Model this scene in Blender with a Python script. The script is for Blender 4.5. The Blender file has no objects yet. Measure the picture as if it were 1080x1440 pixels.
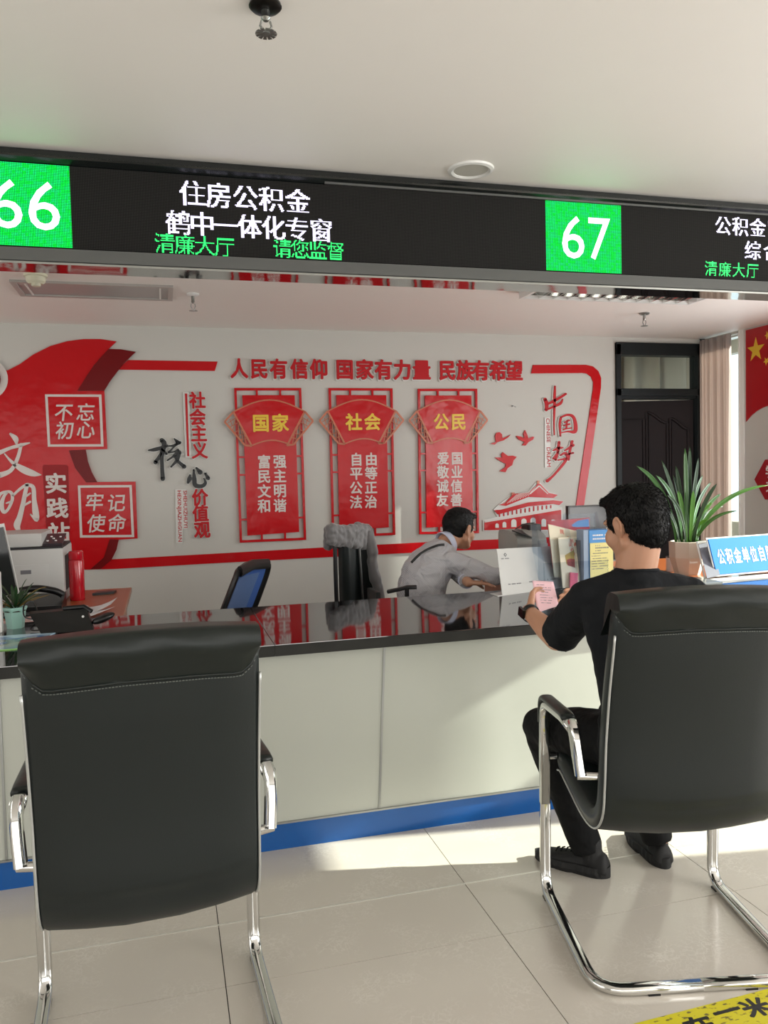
import bpy, bmesh, math, random
from mathutils import Vector, Matrix, noise
from mathutils.bvhtree import BVHTree
random.seed(7)
SC = bpy.context.scene
COL = SC.collection
PI = math.pi

# ---------------------------------------------------------------- camera
EYE = Vector((0, 0, 1.375))
ROT = Matrix(((0.96428768, 0.03648028, -0.26233272),
              (-0.2637507, 0.04182515, -0.96368367),
              (-0.02418335, 0.99845874, 0.04995317)))
F_PX = 1129.0
cam_d = bpy.data.cameras.new('camera')
cam = bpy.data.objects.new('camera', cam_d)
COL.objects.link(cam)
SC.camera = cam
cam_d.sensor_fit = 'HORIZONTAL'
cam_d.sensor_width = 36.0
cam_d.lens = F_PX / 1080.0 * 36.0
cam_d.clip_start = 0.05
M = ROT.to_4x4()
M.translation = EYE
cam.matrix_world = M

# ---------------------------------------------------------------- sky, sun, added fill lamps
SC.view_settings.view_transform = 'Standard'
SC.view_settings.look = 'None'
SC.view_settings.exposure = -0.22
SC.view_settings.gamma = 1.0
SC.view_settings.use_curve_mapping = False
SC.cycles.use_denoising = True
SC.cycles.max_bounces = 10
SC.cycles.diffuse_bounces = 5
SC.cycles.glossy_bounces = 5
SC.cycles.transparent_max_bounces = 12
SC.cycles.sample_clamp_indirect = 6.0
SC.cycles.caustics_reflective = True
SC.cycles.blur_glossy = 0.3
w = bpy.data.worlds.new('sky')
SC.world = w
w.use_nodes = True
bg = w.node_tree.nodes['Background']
bg.inputs[0].default_value = (0.80, 0.90, 1.0, 1)
bg.inputs[1].default_value = 2.2

def sun(direction, strength, angle, col):
    l = bpy.data.lights.new('sun', 'SUN'); l.energy = strength; l.angle = math.radians(angle); l.color = col
    o = bpy.data.objects.new('sun', l); COL.objects.link(o)
    o.rotation_euler = Vector(direction).to_track_quat('-Z', 'Y').to_euler()
    o.location = (8, 0, 6)
    return o

def area(name, loc, direction, sx, sy, power, col):
    l = bpy.data.lights.new(name, 'AREA'); l.shape = 'RECTANGLE'; l.size = sx; l.size_y = sy
    l.energy = power; l.color = col
    o = bpy.data.objects.new(name, l); COL.objects.link(o)
    o.location = loc
    o.rotation_euler = Vector(direction).to_track_quat('-Z', 'Y').to_euler()
    return o

SUN_DIR = (-1.0, 0.15, -0.45)
sun(SUN_DIR, 19.0, 0.6, (1.0, 0.93, 0.84))
area('fill_front', (0.2, -3.3, 1.25), (0, 1, 0.10), 8.0, 2.0, 130, (1.0, 0.985, 0.965))  # added lamp behind the camera; no glass facade is built there
area('fill_left', (-4.7, 2.6, 1.20), (1, 0, 0.15), 7.0, 1.9, 105, (1.0, 0.985, 0.965))  # added fill along the solid left wall, reaches behind the counter
area('fill_right', (4.7, 0.1, 1.4), (-1, 0.1, 0.0), 3.2, 1.9, 210, (1.0, 0.985, 0.96))  # added fill before solid wall, brightens floor, ceiling and chairs
area('fill_beyond', (3.1, 7.0, 1.7), (1, 0.5, 0), 1.2, 1.2, 22, (1.0, 0.98, 0.95))  # added lamp, brightens the curtain past the door glass
area('fill_side', (4.74, 4.35, 1.25), (-1, 0.1, -0.05), 2.4, 1.3, 70, (0.95, 0.985, 1.0))  # added lamp by the right wall, brightens the low back wall

# ---------------------------------------------------------------- helpers
def ray(px, py):
    return ROT @ Vector((px - 540.0, -(py - 720.0), -F_PX))
def at(px, py, y):
    r = ray(px, py); return EYE + r * (y / r.y)
def onz(px, py, z):
    r = ray(px, py); return EYE + r * ((z - EYE.z) / r.z)
def onx(px, py, x):
    r = ray(px, py); return EYE + r * (x / r.x)

def lin(c):
    if isinstance(c, str):
        c = tuple(int(c[i:i+2], 16) / 255.0 for i in (0, 2, 4))
    return tuple((x / 12.92 if x <= 0.04045 else ((x + 0.055) / 1.055) ** 2.4) for x in c[:3]) + (1.0,)

MATS = {}
def mat(name, col, rough=0.5, metal=0.0, var=0.04, vscale=8.0, bump=0.0, bscale=60.0, emit=0.0,
        spec=0.5, coat=0.0, alpha=1.0, sheen=0.0, sss=0.0, bdist=0.01, detail=3.0):
    if name in MATS: return MATS[name]
    m = bpy.data.materials.new(name); m.use_nodes = True
    nt = m.node_tree; b = nt.nodes['Principled BSDF']
    c = lin(col)
    tc = nt.nodes.new('ShaderNodeTexCoord')
    n = nt.nodes.new('ShaderNodeTexNoise'); n.inputs['Scale'].default_value = vscale; n.inputs['Detail'].default_value = detail
    nt.links.new(tc.outputs['Object'], n.inputs['Vector'])
    mx = nt.nodes.new('ShaderNodeMix'); mx.data_type = 'RGBA'
    lo = tuple(max(0, x * (1 - var)) for x in c[:3]) + (1,); hi = tuple(min(1, x * (1 + var)) for x in c[:3]) + (1,)
    mx.inputs[6].default_value = lo; mx.inputs[7].default_value = hi
    nt.links.new(n.outputs['Fac'], mx.inputs[0])
    nt.links.new(mx.outputs[2], b.inputs['Base Color'])
    b.inputs['Roughness'].default_value = rough; b.inputs['Metallic'].default_value = metal
    b.inputs['Specular IOR Level'].default_value = spec
    b.inputs['Coat Weight'].default_value = coat; b.inputs['Coat Roughness'].default_value = 0.08
    if sheen: b.inputs['Sheen Weight'].default_value = sheen
    if sss:
        b.inputs['Subsurface Weight'].default_value = sss; b.inputs['Subsurface Radius'].default_value = (0.02, 0.008, 0.004)
        b.inputs['Subsurface Scale'].default_value = 0.3
    if emit:
        b.inputs['Emission Color'].default_value = c; b.inputs['Emission Strength'].default_value = emit
    if alpha < 1: b.inputs['Alpha'].default_value = alpha
    if bump:
        n2 = nt.nodes.new('ShaderNodeTexNoise'); n2.inputs['Scale'].default_value = bscale; n2.inputs['Detail'].default_value = detail
        nt.links.new(tc.outputs['Object'], n2.inputs['Vector'])
        bp = nt.nodes.new('ShaderNodeBump'); bp.inputs['Strength'].default_value = bump; bp.inputs['Distance'].default_value = bdist
        nt.links.new(n2.outputs['Fac'], bp.inputs['Height']); nt.links.new(bp.outputs[0], b.inputs['Normal'])
    MATS[name] = m
    return m

def glass_mat(name, col, gloss=0.15, tint=0.9):
    """thin clear sheet: lets light through, keeps a sheen"""
    if name in MATS: return MATS[name]
    m = bpy.data.materials.new(name); m.use_nodes = True
    nt = m.node_tree; nt.nodes.remove(nt.nodes['Principled BSDF'])
    out = nt.nodes['Material Output']
    tr = nt.nodes.new('ShaderNodeBsdfTransparent'); tr.inputs[0].default_value = lin(col)
    gl = nt.nodes.new('ShaderNodeBsdfGlossy'); gl.inputs['Roughness'].default_value = 0.05
    lw_ = nt.nodes.new('ShaderNodeLayerWeight'); lw_.inputs[0].default_value = 0.15
    fr = nt.nodes.new('ShaderNodeMath'); fr.operation = 'MULTIPLY'; fr.inputs[1].default_value = 0.12
    nt.links.new(lw_.outputs['Facing'], fr.inputs[0])
    ad = nt.nodes.new('ShaderNodeMath'); ad.operation = 'ADD'; ad.inputs[1].default_value = gloss
    mx = nt.nodes.new('ShaderNodeMixShader')
    nt.links.new(fr.outputs[0], ad.inputs[0]); nt.links.new(ad.outputs[0], mx.inputs[0])
    nt.links.new(tr.outputs[0], mx.inputs[1]); nt.links.new(gl.outputs[0], mx.inputs[2]); nt.links.new(mx.outputs[0], out.inputs[0])
    MATS[name] = m
    return m

ZUP = Vector((0, 0, 1))
class MB:
    """collects shapes and links them as ONE mesh object"""
    def __init__(s): s.v = []; s.f = []
    def add(s, verts, faces):
        o = len(s.v); s.v += [tuple(v) for v in verts]; s.f += [tuple(i + o for i in f) for f in faces]; return s
    def box(s, x0, x1, y0, y1, z0, z1, bev=0.0):
        if bev:
            bm = bmesh.new(); bmesh.ops.create_cube(bm, size=1)
            for v in bm.verts:
                v.co = Vector(((x0 + x1) / 2 + v.co.x * (x1 - x0), (y0 + y1) / 2 + v.co.y * (y1 - y0), (z0 + z1) / 2 + v.co.z * (z1 - z0)))
            bmesh.ops.bevel(bm, geom=list(bm.edges), offset=bev, segments=2, affect='EDGES', profile=0.7)
            bm.verts.index_update()
            s.add([v.co.copy() for v in bm.verts], [[v.index for v in f.verts] for f in bm.faces]); bm.free(); return s
        v = [(x, y, z) for x in (x0, x1) for y in (y0, y1) for z in (z0, z1)]
        return s.add(v, [(0, 1, 3, 2), (4, 6, 7, 5), (0, 4, 5, 1), (2, 3, 7, 6), (0, 2, 6, 4), (1, 5, 7, 3)])
    def obox(s, O, U, V, N, u0, u1, v0, v1, n0, n1):
        O = Vector(O); U = Vector(U); V = Vector(V); N = Vector(N)
        v = [O + U * x + V * y + N * z for x in (u0, u1) for y in (v0, v1) for z in (n0, n1)]
        return s.add(v, [(0, 1, 3, 2), (4, 6, 7, 5), (0, 4, 5, 1), (2, 3, 7, 6), (0, 2, 6, 4), (1, 5, 7, 3)])
    def prism(s, pts, N):
        """pts: 3D planar outline; N: thickness vector"""
        N = Vector(N); pts = [Vector(p) for p in pts]; n = len(pts)
        v = pts + [p + N for p in pts]
        return s.add(v, [tuple(range(n)), tuple(range(2 * n - 1, n - 1, -1))] + [(i, (i + 1) % n, (i + 1) % n + n, i + n) for i in range(n)])
    def tube(s, pts, r, n=8, r2=None, caps=True, side=None, closed=False, power=1.0):
        """sweep an ellipse r (along side) x r2 along pts; r may be a list"""
        pts = [Vector(p) for p in pts]; m = len(pts)
        rs = r if isinstance(r, (list, tuple)) else [r] * m
        r2s = (r2 if isinstance(r2, (list, tuple)) else [r2] * m) if r2 is not None else rs
        T = []
        for i in range(m):
            a = pts[(i - 1) % m if closed else max(i - 1, 0)]; b = pts[(i + 1) % m if closed else min(i + 1, m - 1)]
            d = b - a
            T.append(d.normalized() if d.length > 1e-9 else Vector((0, 0, 1)))
        u = Vector(side) if side is not None else (T[0].cross(ZUP) if abs(T[0].z) < 0.95 else Vector((1, 0, 0)))
        u = (u - T[0] * u.dot(T[0])).normalized()
        V = []
        for i in range(m):
            if i:
                q = T[i - 1].rotation_difference(T[i]); u = q @ u
                u = (u - T[i] * u.dot(T[i])).normalized()
            w_ = T[i].cross(u)
            for k in range(n):
                a = 2 * PI * (k + 0.5) / n; c = math.cos(a); sn = math.sin(a)
                if power != 1.0:
                    c = math.copysign(abs(c) ** power, c); sn = math.copysign(abs(sn) ** power, sn)
                V.append(pts[i] + u * (c * rs[i]) + w_ * (sn * r2s[i]))
        F = []
        for i in range(m if closed else m - 1):
            j = (i + 1) % m
            for k in range(n):
                F.append((i * n + k, i * n + (k + 1) % n, j * n + (k + 1) % n, j * n + k))
        if caps and not closed:
            F.append(tuple(range(n - 1, -1, -1))); F.append(tuple(range((m - 1) * n, m * n)))
        return s.add(V, F)
    def lathe(s, c, prof, n=20, ax=None, a0=0.0):
        """prof: list of (radius, height) about a vertical axis through c (or axis frame ax)"""
        c = Vector(c)
        U, V_, N = ax if ax else (Vector((1, 0, 0)), Vector((0, 1, 0)), ZUP)
        V = []; F = []
        for r, h in prof:
            for k in range(n):
                a = a0 + 2 * PI * k / n
                V.append(c + U * (r * math.cos(a)) + V_ * (r * math.sin(a)) + N * h)
        for i in range(len(prof) - 1):
            for k in range(n):
                F.append((i * n + k, i * n + (k + 1) % n, (i + 1) * n + (k + 1) % n, (i + 1) * n + k))
        F.append(tuple(range(n - 1, -1, -1))); F.append(tuple(range((len(prof) - 1) * n, len(prof) * n)))
        return s.add(V, F)
    def ell(s, c, r, R=None, n=16, m=10):
        c = Vector(c); V = []; F = []
        for i in range(1, m):
            t = PI * i / m
            for k in range(n):
                a = 2 * PI * k / n
                p = Vector((r[0] * math.sin(t) * math.cos(a), r[1] * math.sin(t) * math.sin(a), r[2] * math.cos(t)))
                V.append(c + (R @ p if R else p))
        tp = len(V); p = Vector((0, 0, r[2])); V.append(c + (R @ p if R else p)); V.append(c - (R @ p if R else p))
        for i in range(m - 2):
            for k in range(n):
                F.append((i * n + k, (i + 1) * n + k, (i + 1) * n + (k + 1) % n, i * n + (k + 1) % n))
        for k in range(n):
            F.append((tp, k, (k + 1) % n)); F.append((tp + 1, (m - 2) * n + (k + 1) % n, (m - 2) * n + k))
        return s.add(V, F)
    def cap(s, a, ra, b, rb, n=14):
        a = Vector(a); b = Vector(b); d = (b - a); L = d.length; d = d / max(L, 1e-9)
        pts = []; rs = []
        for i in range(0, 5):
            t = PI / 2 * i / 5; pts.append(a - d * (ra * math.cos(t))); rs.append(max(ra * math.sin(t), ra * 0.05))
        pts.append(a); rs.append(ra); pts.append(b); rs.append(rb)
        for i in range(1, 6):
            t = PI / 2 * i / 5; pts.append(b + d * (rb * math.sin(t))); rs.append(max(rb * math.cos(t), rb * 0.05))
        return s.tube(pts, rs, n)
    def chain(s, pts, n=14):
        for (a, ra), (b, rb) in zip(pts[:-1], pts[1:]): s.cap(a, ra, b, rb, n)
        return s
    def loft(s, secs, n=24):
        """secs: (centre, u, ru, v, rv)"""
        V = []
        for c, u, ru, v, rv in secs:
            c = Vector(c); u = Vector(u); v = Vector(v)
            for k in range(n):
                a = 2 * PI * k / n; V.append(c + u * (ru * math.cos(a)) + v * (rv * math.sin(a)))
        F = [(i * n + k, i * n + (k + 1) % n, (i + 1) * n + (k + 1) % n, (i + 1) * n + k) for i in range(len(secs) - 1) for k in range(n)]
        F.append(tuple(range(n - 1, -1, -1))); F.append(tuple(range((len(secs) - 1) * n, len(secs) * n)))
        return s.add(V, F)
    def grid(s, rows, closed=False):
        nr = len(rows); nc = len(rows[0]); V = [p for r in rows for p in r]
        F = [(i * nc + k, i * nc + (k + 1) % nc, (i + 1) * nc + (k + 1) % nc, (i + 1) * nc + k) for i in range(nr - 1) for k in range(nc if closed else nc - 1)]
        return s.add(V, F)
    def mesh(s, name):
        me = bpy.data.meshes.new(name); me.from_pydata(s.v, [], s.f); me.update()
        bm = bmesh.new(); bm.from_mesh(me); bmesh.ops.recalc_face_normals(bm, faces=bm.faces); bm.to_mesh(me); bm.free()
        return me
    def build(s, name, m, parent=None, smooth=False, kind=None, **tags):
        return link(name, s.mesh(name), m, parent, smooth, kind, **tags)
    def remesh(s, voxel, it=6, fac=0.5):
        me = s.mesh('tmp'); o = bpy.data.objects.new('tmp', me); COL.objects.link(o)
        r = o.modifiers.new('r', 'REMESH'); r.mode = 'VOXEL'; r.voxel_size = voxel; r.adaptivity = 0
        if it:
            q = o.modifiers.new('s', 'SMOOTH'); q.iterations = it; q.factor = fac
        dg = bpy.context.evaluated_depsgraph_get()
        out = bpy.data.meshes.new_from_object(o.evaluated_get(dg))
        bpy.data.objects.remove(o); bpy.data.meshes.remove(me)
        return out

LOCAL = set()
def link(name, me, m, parent=None, smooth=False, kind=None, **tags):
    o = bpy.data.objects.new(name, me); COL.objects.link(o)
    me.materials.clear(); me.materials.append(m)
    if smooth:
        me.shade_smooth()
        if smooth != 'all': me.set_sharp_from_angle(angle=math.radians(smooth if smooth is not True else 40))
    if parent is not None:
        o.parent = parent
        if parent.type == 'EMPTY' and parent.name not in LOCAL:
            o.matrix_parent_inverse = Matrix.Translation(-Vector(parent.location))
    if kind: o['kind'] = kind
    for k, v in tags.items(): o[k] = v
    return o
def thing(name, label, cat, loc=(0, 0, 0), group=None, local=False):
    o = bpy.data.objects.new(name, None); COL.objects.link(o); o.location = loc; o.empty_display_size = 0.05
    o['label'] = label; o['category'] = cat
    if group: o['group'] = group
    if local: LOCAL.add(o.name)
    return o
def tag(o, label, cat, group=None):
    o['label'] = label; o['category'] = cat
    if group: o['group'] = group
    return o

def crv(pts, n=6):
    """Catmull-Rom through pts (tuples of any length)"""
    if len(pts) < 3: return [tuple(p) for p in pts]
    P = [pts[0]] + list(pts) + [pts[-1]]; out = []
    for i in range(1, len(P) - 2):
        for j in range(n):
            t = j / n
            out.append(tuple(0.5 * (2 * b + (c - a) * t + (2 * a - 5 * b + 4 * c - d) * t * t + (3 * b - a - 3 * c + d) * t ** 3)
                             for a, b, c, d in zip(P[i - 1], P[i], P[i + 1], P[i + 2])))
    out.append(tuple(P[-2])); return out
def fillet(pts, r, n=6):
    pts = [Vector(p) for p in pts]; out = [pts[0]]
    rr = r if isinstance(r, (list, tuple)) else [r] * len(pts)
    for i in range(1, len(pts) - 1):
        a, b, c = pts[i - 1], pts[i], pts[i + 1]
        ra = min(rr[i], (a - b).length * 0.48, (c - b).length * 0.48)
        p = b + (a - b).normalized() * ra; q = b + (c - b).normalized() * ra
        for k in range(n + 1):
            t = k / n; out.append(p * (1 - t) ** 2 + b * (2 * t * (1 - t)) + q * t * t)
    out.append(pts[-1]); return out

# ---- glyphs
GL = {}
def glyph(ch, bold=0.0):
    k = (ch, bold)
    if k in GL: return GL[k]
    c = bpy.data.curves.new('g', 'FONT'); c.body = ch; c.resolution_u = 3
    o = bpy.data.objects.new('g', c); COL.objects.link(o)
    dg = bpy.context.evaluated_depsgraph_get()
    me = bpy.data.meshes.new_from_object(o.evaluated_get(dg))
    v = [(p.co.x, p.co.y) for p in me.vertices]; f = [tuple(p.vertices) for p in me.polygons]
    bpy.data.objects.remove(o); bpy.data.meshes.remove(me); bpy.data.curves.remove(c)
    cnt = {}
    for q in f:
        for i in range(len(q)):
            e = (q[i], q[(i + 1) % len(q)]); cnt[tuple(sorted(e))] = cnt.get(tuple(sorted(e)), 0) + 1
    be = [e for e, n in cnt.items() if n == 1]
    xs = [p[0] for p in v] or [0, 1]
    GL[k] = (v, f, be, min(xs), max(xs)); return GL[k]
RING = [(0, 0)] + [(math.cos(PI / 4 * k), math.sin(PI / 4 * k)) for k in range(8)]
def put_glyph(mb, ch, O, U, V, N, w, h, t, bold=0.02, cjk=True, shear=0.0, x0=0.0, x1=1.0, y0=-0.12, y1=0.88):
    """em box of ch mapped to the box w x h centred on O; t = thickness along N; bold thickens every stroke"""
    v, f, be, gx0, gx1 = glyph(ch)
    if not cjk: x0, x1, y0, y1 = gx0, gx1, 0.0, 0.70
    O = Vector(O)
    for q, (ox, oy) in enumerate(RING if bold > 0 else RING[:1]):
        pts = []; tt = t * (1.0 if q == 0 else 0.97 - 0.01 * q)
        for x, y in v:
            a = (x + ox * bold - x0) / (x1 - x0) - 0.5; b = (y + oy * bold - y0) / (y1 - y0) - 0.5
            pts.append(O + U * ((a + shear * b) * w) + V * (b * h))
        n = len(pts)
        mb.add(pts + [p + N * tt for p in pts], [tuple(i + n for i in g) for g in f] + [(a, b, b + n, a + n) for a, b in be])
def put_line(mb, text, O, U, V, N, total, h, t, bold=0.0, bold_mul=1.0):
    """proportional latin text starting at O (baseline), scaled to total width"""
    c = bpy.data.curves.new('g', 'FONT'); c.body = text; c.resolution_u = 2
    o = bpy.data.objects.new('g', c); COL.objects.link(o)
    dg = bpy.context.evaluated_depsgraph_get(); me = bpy.data.meshes.new_from_object(o.evaluated_get(dg))
    xs = [p.co.x for p in me.vertices]; x0 = min(xs); x1 = max(xs)
    f = [tuple(p.vertices) for p in me.polygons]
    for q, (ox, oy) in enumerate(RING if bold else RING[:1]):
        mb.add([Vector(O) + U * ((p.co.x + ox * bold - x0) / (x1 - x0) * total) + V * ((p.co.y + oy * bold) / 0.72 * h) + N * (t - q * 0.00002) for p in me.vertices], f)
    bpy.data.objects.remove(o); bpy.data.meshes.remove(me); bpy.data.curves.remove(c)
def strokes(mb, S, P, N, t, k=1.0):
    """brush strokes: each a list of (x, y, width) in drawing units; P maps (x, y) to 3D"""
    for st in S:
        q = crv(st, 5); m = len(q); L = []; R_ = []
        for i in range(m):
            a = q[max(i - 1, 0)]; b = q[min(i + 1, m - 1)]; dx = b[0] - a[0]; dy = b[1] - a[1]; l = math.hypot(dx, dy) or 1
            wd = max(q[i][2], 2) * 0.5 * k; nx = -dy / l * wd; ny = dx / l * wd
            L.append((q[i][0] + nx, q[i][1] + ny)); R_.append((q[i][0] - nx, q[i][1] - ny))
        lo = [P(*p) for p in L]; ro = [P(*p) for p in R_]; N = Vector(N)
        V = lo + ro + [p + N * t for p in lo] + [p + N * t for p in ro]; F = []
        for i in range(m - 1):
            F += [(2 * m + i, 2 * m + i + 1, 3 * m + i + 1, 3 * m + i), (i, i + 1, 2 * m + i + 1, 2 * m + i), (m + i, m + i + 1, 3 * m + i + 1, 3 * m + i)]
        F += [(0, m, 3 * m, 2 * m), (m - 1, 2 * m - 1, 4 * m - 1, 3 * m - 1)]
        mb.add(V, F)
        for x, y, wd in (st[0], st[-1]):
            r = max(wd, 2) * 0.5 * k; ring = [P(x + r * math.cos(2 * PI * j / 10), y + r * math.sin(2 * PI * j / 10)) for j in range(10)]
            mb.prism(ring, N * t)
X_ = Vector((1, 0, 0)); Y_ = Vector((0, 1, 0)); Z_ = Vector((0, 0, 1)); NY = Vector((0, -1, 0))
# ================================================================ the room
YW = 6.35; XR = 4.8; ZC = 2.512; CT = 0.765
XL = -5.0; YF = -3.5
m_wall = mat('wall_paint', (0.745, 0.74, 0.715), 0.75, var=0.015, bump=0.03, bscale=120)
m_ceil = mat('ceiling_paint', (0.91, 0.895, 0.875), 0.55, var=0.01)
m_white = mat('white_enamel', (0.87, 0.87, 0.86), 0.35)
m_black = mat('black_plastic', (0.045, 0.045, 0.05), 0.35)
m_chrome = mat('chrome', (0.86, 0.86, 0.85), 0.10, metal=1.0, var=0.02)
m_steel = mat('brushed_steel', (0.62, 0.63, 0.62), 0.28, metal=1.0)

# floor tiles: pale veined porcelain
def tile_material():
    m = bpy.data.materials.new('polished_tile'); m.use_nodes = True; nt = m.node_tree; b = nt.nodes['Principled BSDF']
    tc = nt.nodes.new('ShaderNodeTexCoord')
    nz = nt.nodes.new('ShaderNodeTexNoise'); nz.inputs['Scale'].default_value = 9; nz.inputs['Detail'].default_value = 4
    mv = nt.nodes.new('ShaderNodeMix'); mv.data_type = 'RGBA'; mv.blend_type = 'ADD'; mv.inputs[0].default_value = 0.35
    vo = nt.nodes.new('ShaderNodeTexVoronoi'); vo.feature = 'DISTANCE_TO_EDGE'; vo.inputs['Scale'].default_value = 26
    cr = nt.nodes.new('ShaderNodeValToRGB'); cr.color_ramp.elements[0].position = 0.0; cr.color_ramp.elements[1].position = 0.10
    n2 = nt.nodes.new('ShaderNodeTexNoise'); n2.inputs['Scale'].default_value = 5; n2.inputs['Detail'].default_value = 5
    c2 = nt.nodes.new('ShaderNodeValToRGB'); c2.color_ramp.elements[0].position = 0.46; c2.color_ramp.elements[1].position = 0.70
    mu = nt.nodes.new('ShaderNodeMath'); mu.operation = 'MULTIPLY'
    su = nt.nodes.new('ShaderNodeMath'); su.operation = 'SUBTRACT'; su.inputs[0].default_value = 1.0
    mx = nt.nodes.new('ShaderNodeMix'); mx.data_type = 'RGBA'
    mx.inputs[6].default_value = lin((0.775, 0.75, 0.71)); mx.inputs[7].default_value = lin((0.835, 0.815, 0.78))
    L = nt.links.new
    L(tc.outputs['Object'], nz.inputs['Vector']); L(tc.outputs['Object'], mv.inputs[6]); L(nz.outputs['Color'], mv.inputs[7])
    L(mv.outputs[2], vo.inputs['Vector']); L(vo.outputs['Distance'], cr.inputs[0]); L(cr.outputs[0], su.inputs[1])
    L(tc.outputs['Object'], n2.inputs['Vector']); L(n2.outputs['Fac'], c2.inputs[0])
    L(su.outputs[0], mu.inputs[0]); L(c2.outputs[0], mu.inputs[1]); L(mu.outputs[0], mx.inputs[0]); L(mx.outputs[2], b.inputs['Base Color'])
    b.inputs['Roughness'].default_value = 0.14; b.inputs['Specular IOR Level'].default_value = 0.6
    return m
m_tile = tile_material()
m_grout = mat('dark_grout', (0.13, 0.12, 0.11), 0.8)
fl = MB().box(XL, XR + 0.2, YF, 9.0, -0.12, -0.006).build('floor', m_grout, kind='structure')
xs = [0.110 + 0.805 * k for k in range(-7, 7)]
ys = [2.143 - 0.8 * k for k in range(0, 6)]
def tiles(x0, x1, y0, y1):
    g = 0.0013; g0 = 0.0 if abs(y0 - 2.457) < 1e-6 else g; g1 = 0.0 if abs(y1 - 2.449) < 1e-6 else g
    return MB().box(x0 + g, x1 - g, y0 + g0, y1 - g1, -0.006, 0.0).build('tile', m_tile, fl)
for i in range(len(xs) - 1):
    a, b = max(xs[i], XL), min(xs[i + 1], XR)
    if b - a < 0.02: continue
    for j in range(len(ys) - 1):
        tiles(a, b, ys[j + 1], ys[j])
    tiles(a, b, 2.143, 2.449)
    tiles(a, b, 2.457, 2.95)
rest = MB()
for i in range(len(xs) - 1):
    a, b = max(xs[i], XL), min(xs[i + 1], XR)
    for j in range(5):
        rest.box(a + 0.0013, b - 0.0013, 2.953 + 0.8 * j, 2.95 + 0.8 * (j + 1), -0.006, 0.0)
rest.build('rear_tiling', m_tile, fl, kind='stuff')
MB().box(XL, XR, 2.449, 2.4565, -0.006, 0.0008).build('metal_strip', mat('pale_metal', (0.88, 0.87, 0.84), 0.35, metal=0.5), fl)

MB().box(XL, XR + 0.2, YF, YW + 0.12, ZC, ZC + 0.15).build('ceiling', m_ceil, kind='structure')

# back wall with the doorway at its right end
DX0, DX1, DZ = 3.875, 4.745, 2.45
MB().box(XL, DX0, YW, YW + 0.12, 0, ZC).box(DX0, DX1 + 0.055, YW, YW + 0.12, DZ, ZC).box(DX1, XR, YW, YW + 0.12, 0, ZC).build('wall_back', m_wall, kind='structure')
# right wall: the visible window, plus unseen openings shaped to aim sunlight
wr = MB()
def wr_y(a, b, z0=0.0, z1=ZC): wr.box(XR, XR + 0.2, a, b, z0, z1)
W1 = (5.875, 6.31, 0.08, 2.49); W2 = (3.0, 4.55, 0.85, 2.04); W3 = (1.90, 2.26, 0.10, 2.02); W4 = (2.30, 2.56, 1.68, 2.2)  # only the first is in view; the rest are added to place sun patches
wr_y(YF, W3[0]); wr_y(W3[0], W3[1], 0, W3[2]); wr_y(W3[0], W3[1], W3[3], ZC)
wr_y(W3[1], W4[0]); wr_y(W4[0], W4[1], 0, W4[2]); wr_y(W4[0], W4[1], W4[3], ZC)
wr_y(W4[1], W2[0]); wr_y(W2[0], W2[1], 0, W2[2]); wr_y(W2[0], W2[1], W2[3], ZC)
wr_y(W2[1], W1[0]); wr_y(W1[0], W1[1], 0, W1[2]); wr_y(W1[0], W1[1], W1[3], ZC); wr_y(W1[1], YW + 0.12)
wr.build('wall_right', m_wall, kind='structure')
MB().box(XL - 0.1, XL, YF, YW + 0.12, 0, ZC).build('wall_left', m_wall, kind='structure')
MB().box(XL, XR + 0.2, YF - 0.1, YF, 0, ZC).build('wall_front', m_wall, kind='structure')
m_pane = glass_mat('window_glass', (0.97, 0.99, 0.98), 0.02)
m_frame = mat('window_frame_white', (0.86, 0.86, 0.84), 0.4)
for n, W in ((1, W1), (2, W2), (3, W3), (4, W4)):
    y0, y1, z0, z1 = W
    f = MB(); t = 0.012
    f.box(XR + 0.05, XR + 0.12, y0, y1, z0, z0 + t).box(XR + 0.05, XR + 0.12, y0, y1, z1 - t, z1).box(XR + 0.05, XR + 0.12, y0, y0 + t, z0, z1).box(XR + 0.05, XR + 0.12, y1 - t, y1, z0, z1)
    fo = f.build('window_%d' % n, m_frame, kind='structure')
    MB().box(XR + 0.08, XR + 0.086, y0 + t, y1 - t, z0 + t, z1 - t).build('pane', m_pane, fo)
# white reveal trim beside the flag
MB().box(XR - 0.012, XR, 5.83, 5.872, 0.0, ZC).box(XR - 0.02, XR + 0.0, 5.872, 5.885, 0, ZC).build('trim_1', m_frame, kind='structure')

# ---- doorway: black frame, transom, leaf ajar
m_dframe = mat('door_frame_black', (0.09, 0.11, 0.115), 0.45, spec=0.2)
m_leaf = mat('door_leaf_dark_wood', (0.125, 0.10, 0.105), 0.6, spec=0.15, bump=0.15, bscale=90, bdist=0.002)
fr = MB(); yj = YW - 0.03; yk = YW + 0.09
fr.box(DX0 - 0.0, DX0 + 0.045, yj, yk, 0, DZ, 0.004).box(DX1 - 0.045, DX1 + 0.02, yj, yk, 0, DZ, 0.004).box(DX0, DX1 + 0.02, yj, yk, DZ - 0.095, DZ + 0.015, 0.004)
fr.box(DX0, DX1, yj, yk, 1.995, 2.06, 0.004).box(DX0, DX1, yj + 0.02, yk, 1.97, 1.995, 0.003)
door = fr.build('door_1', m_dframe, kind='structure')
MB().box(DX0 + 0.045, DX1 - 0.045, YW + 0.02, YW + 0.026, 2.06, DZ - 0.095).build('pane', m_pane, door)
hinge = Vector((DX1 - 0.05, YW + 0.03, 0)); ang = math.radians(180 - 17)
U = Vector((math.cos(ang), math.sin(ang), 0)); N = Vector((math.sin(ang), -math.cos(ang), 0))
if N.y > 0: N = -N
LW = 0.79
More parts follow.
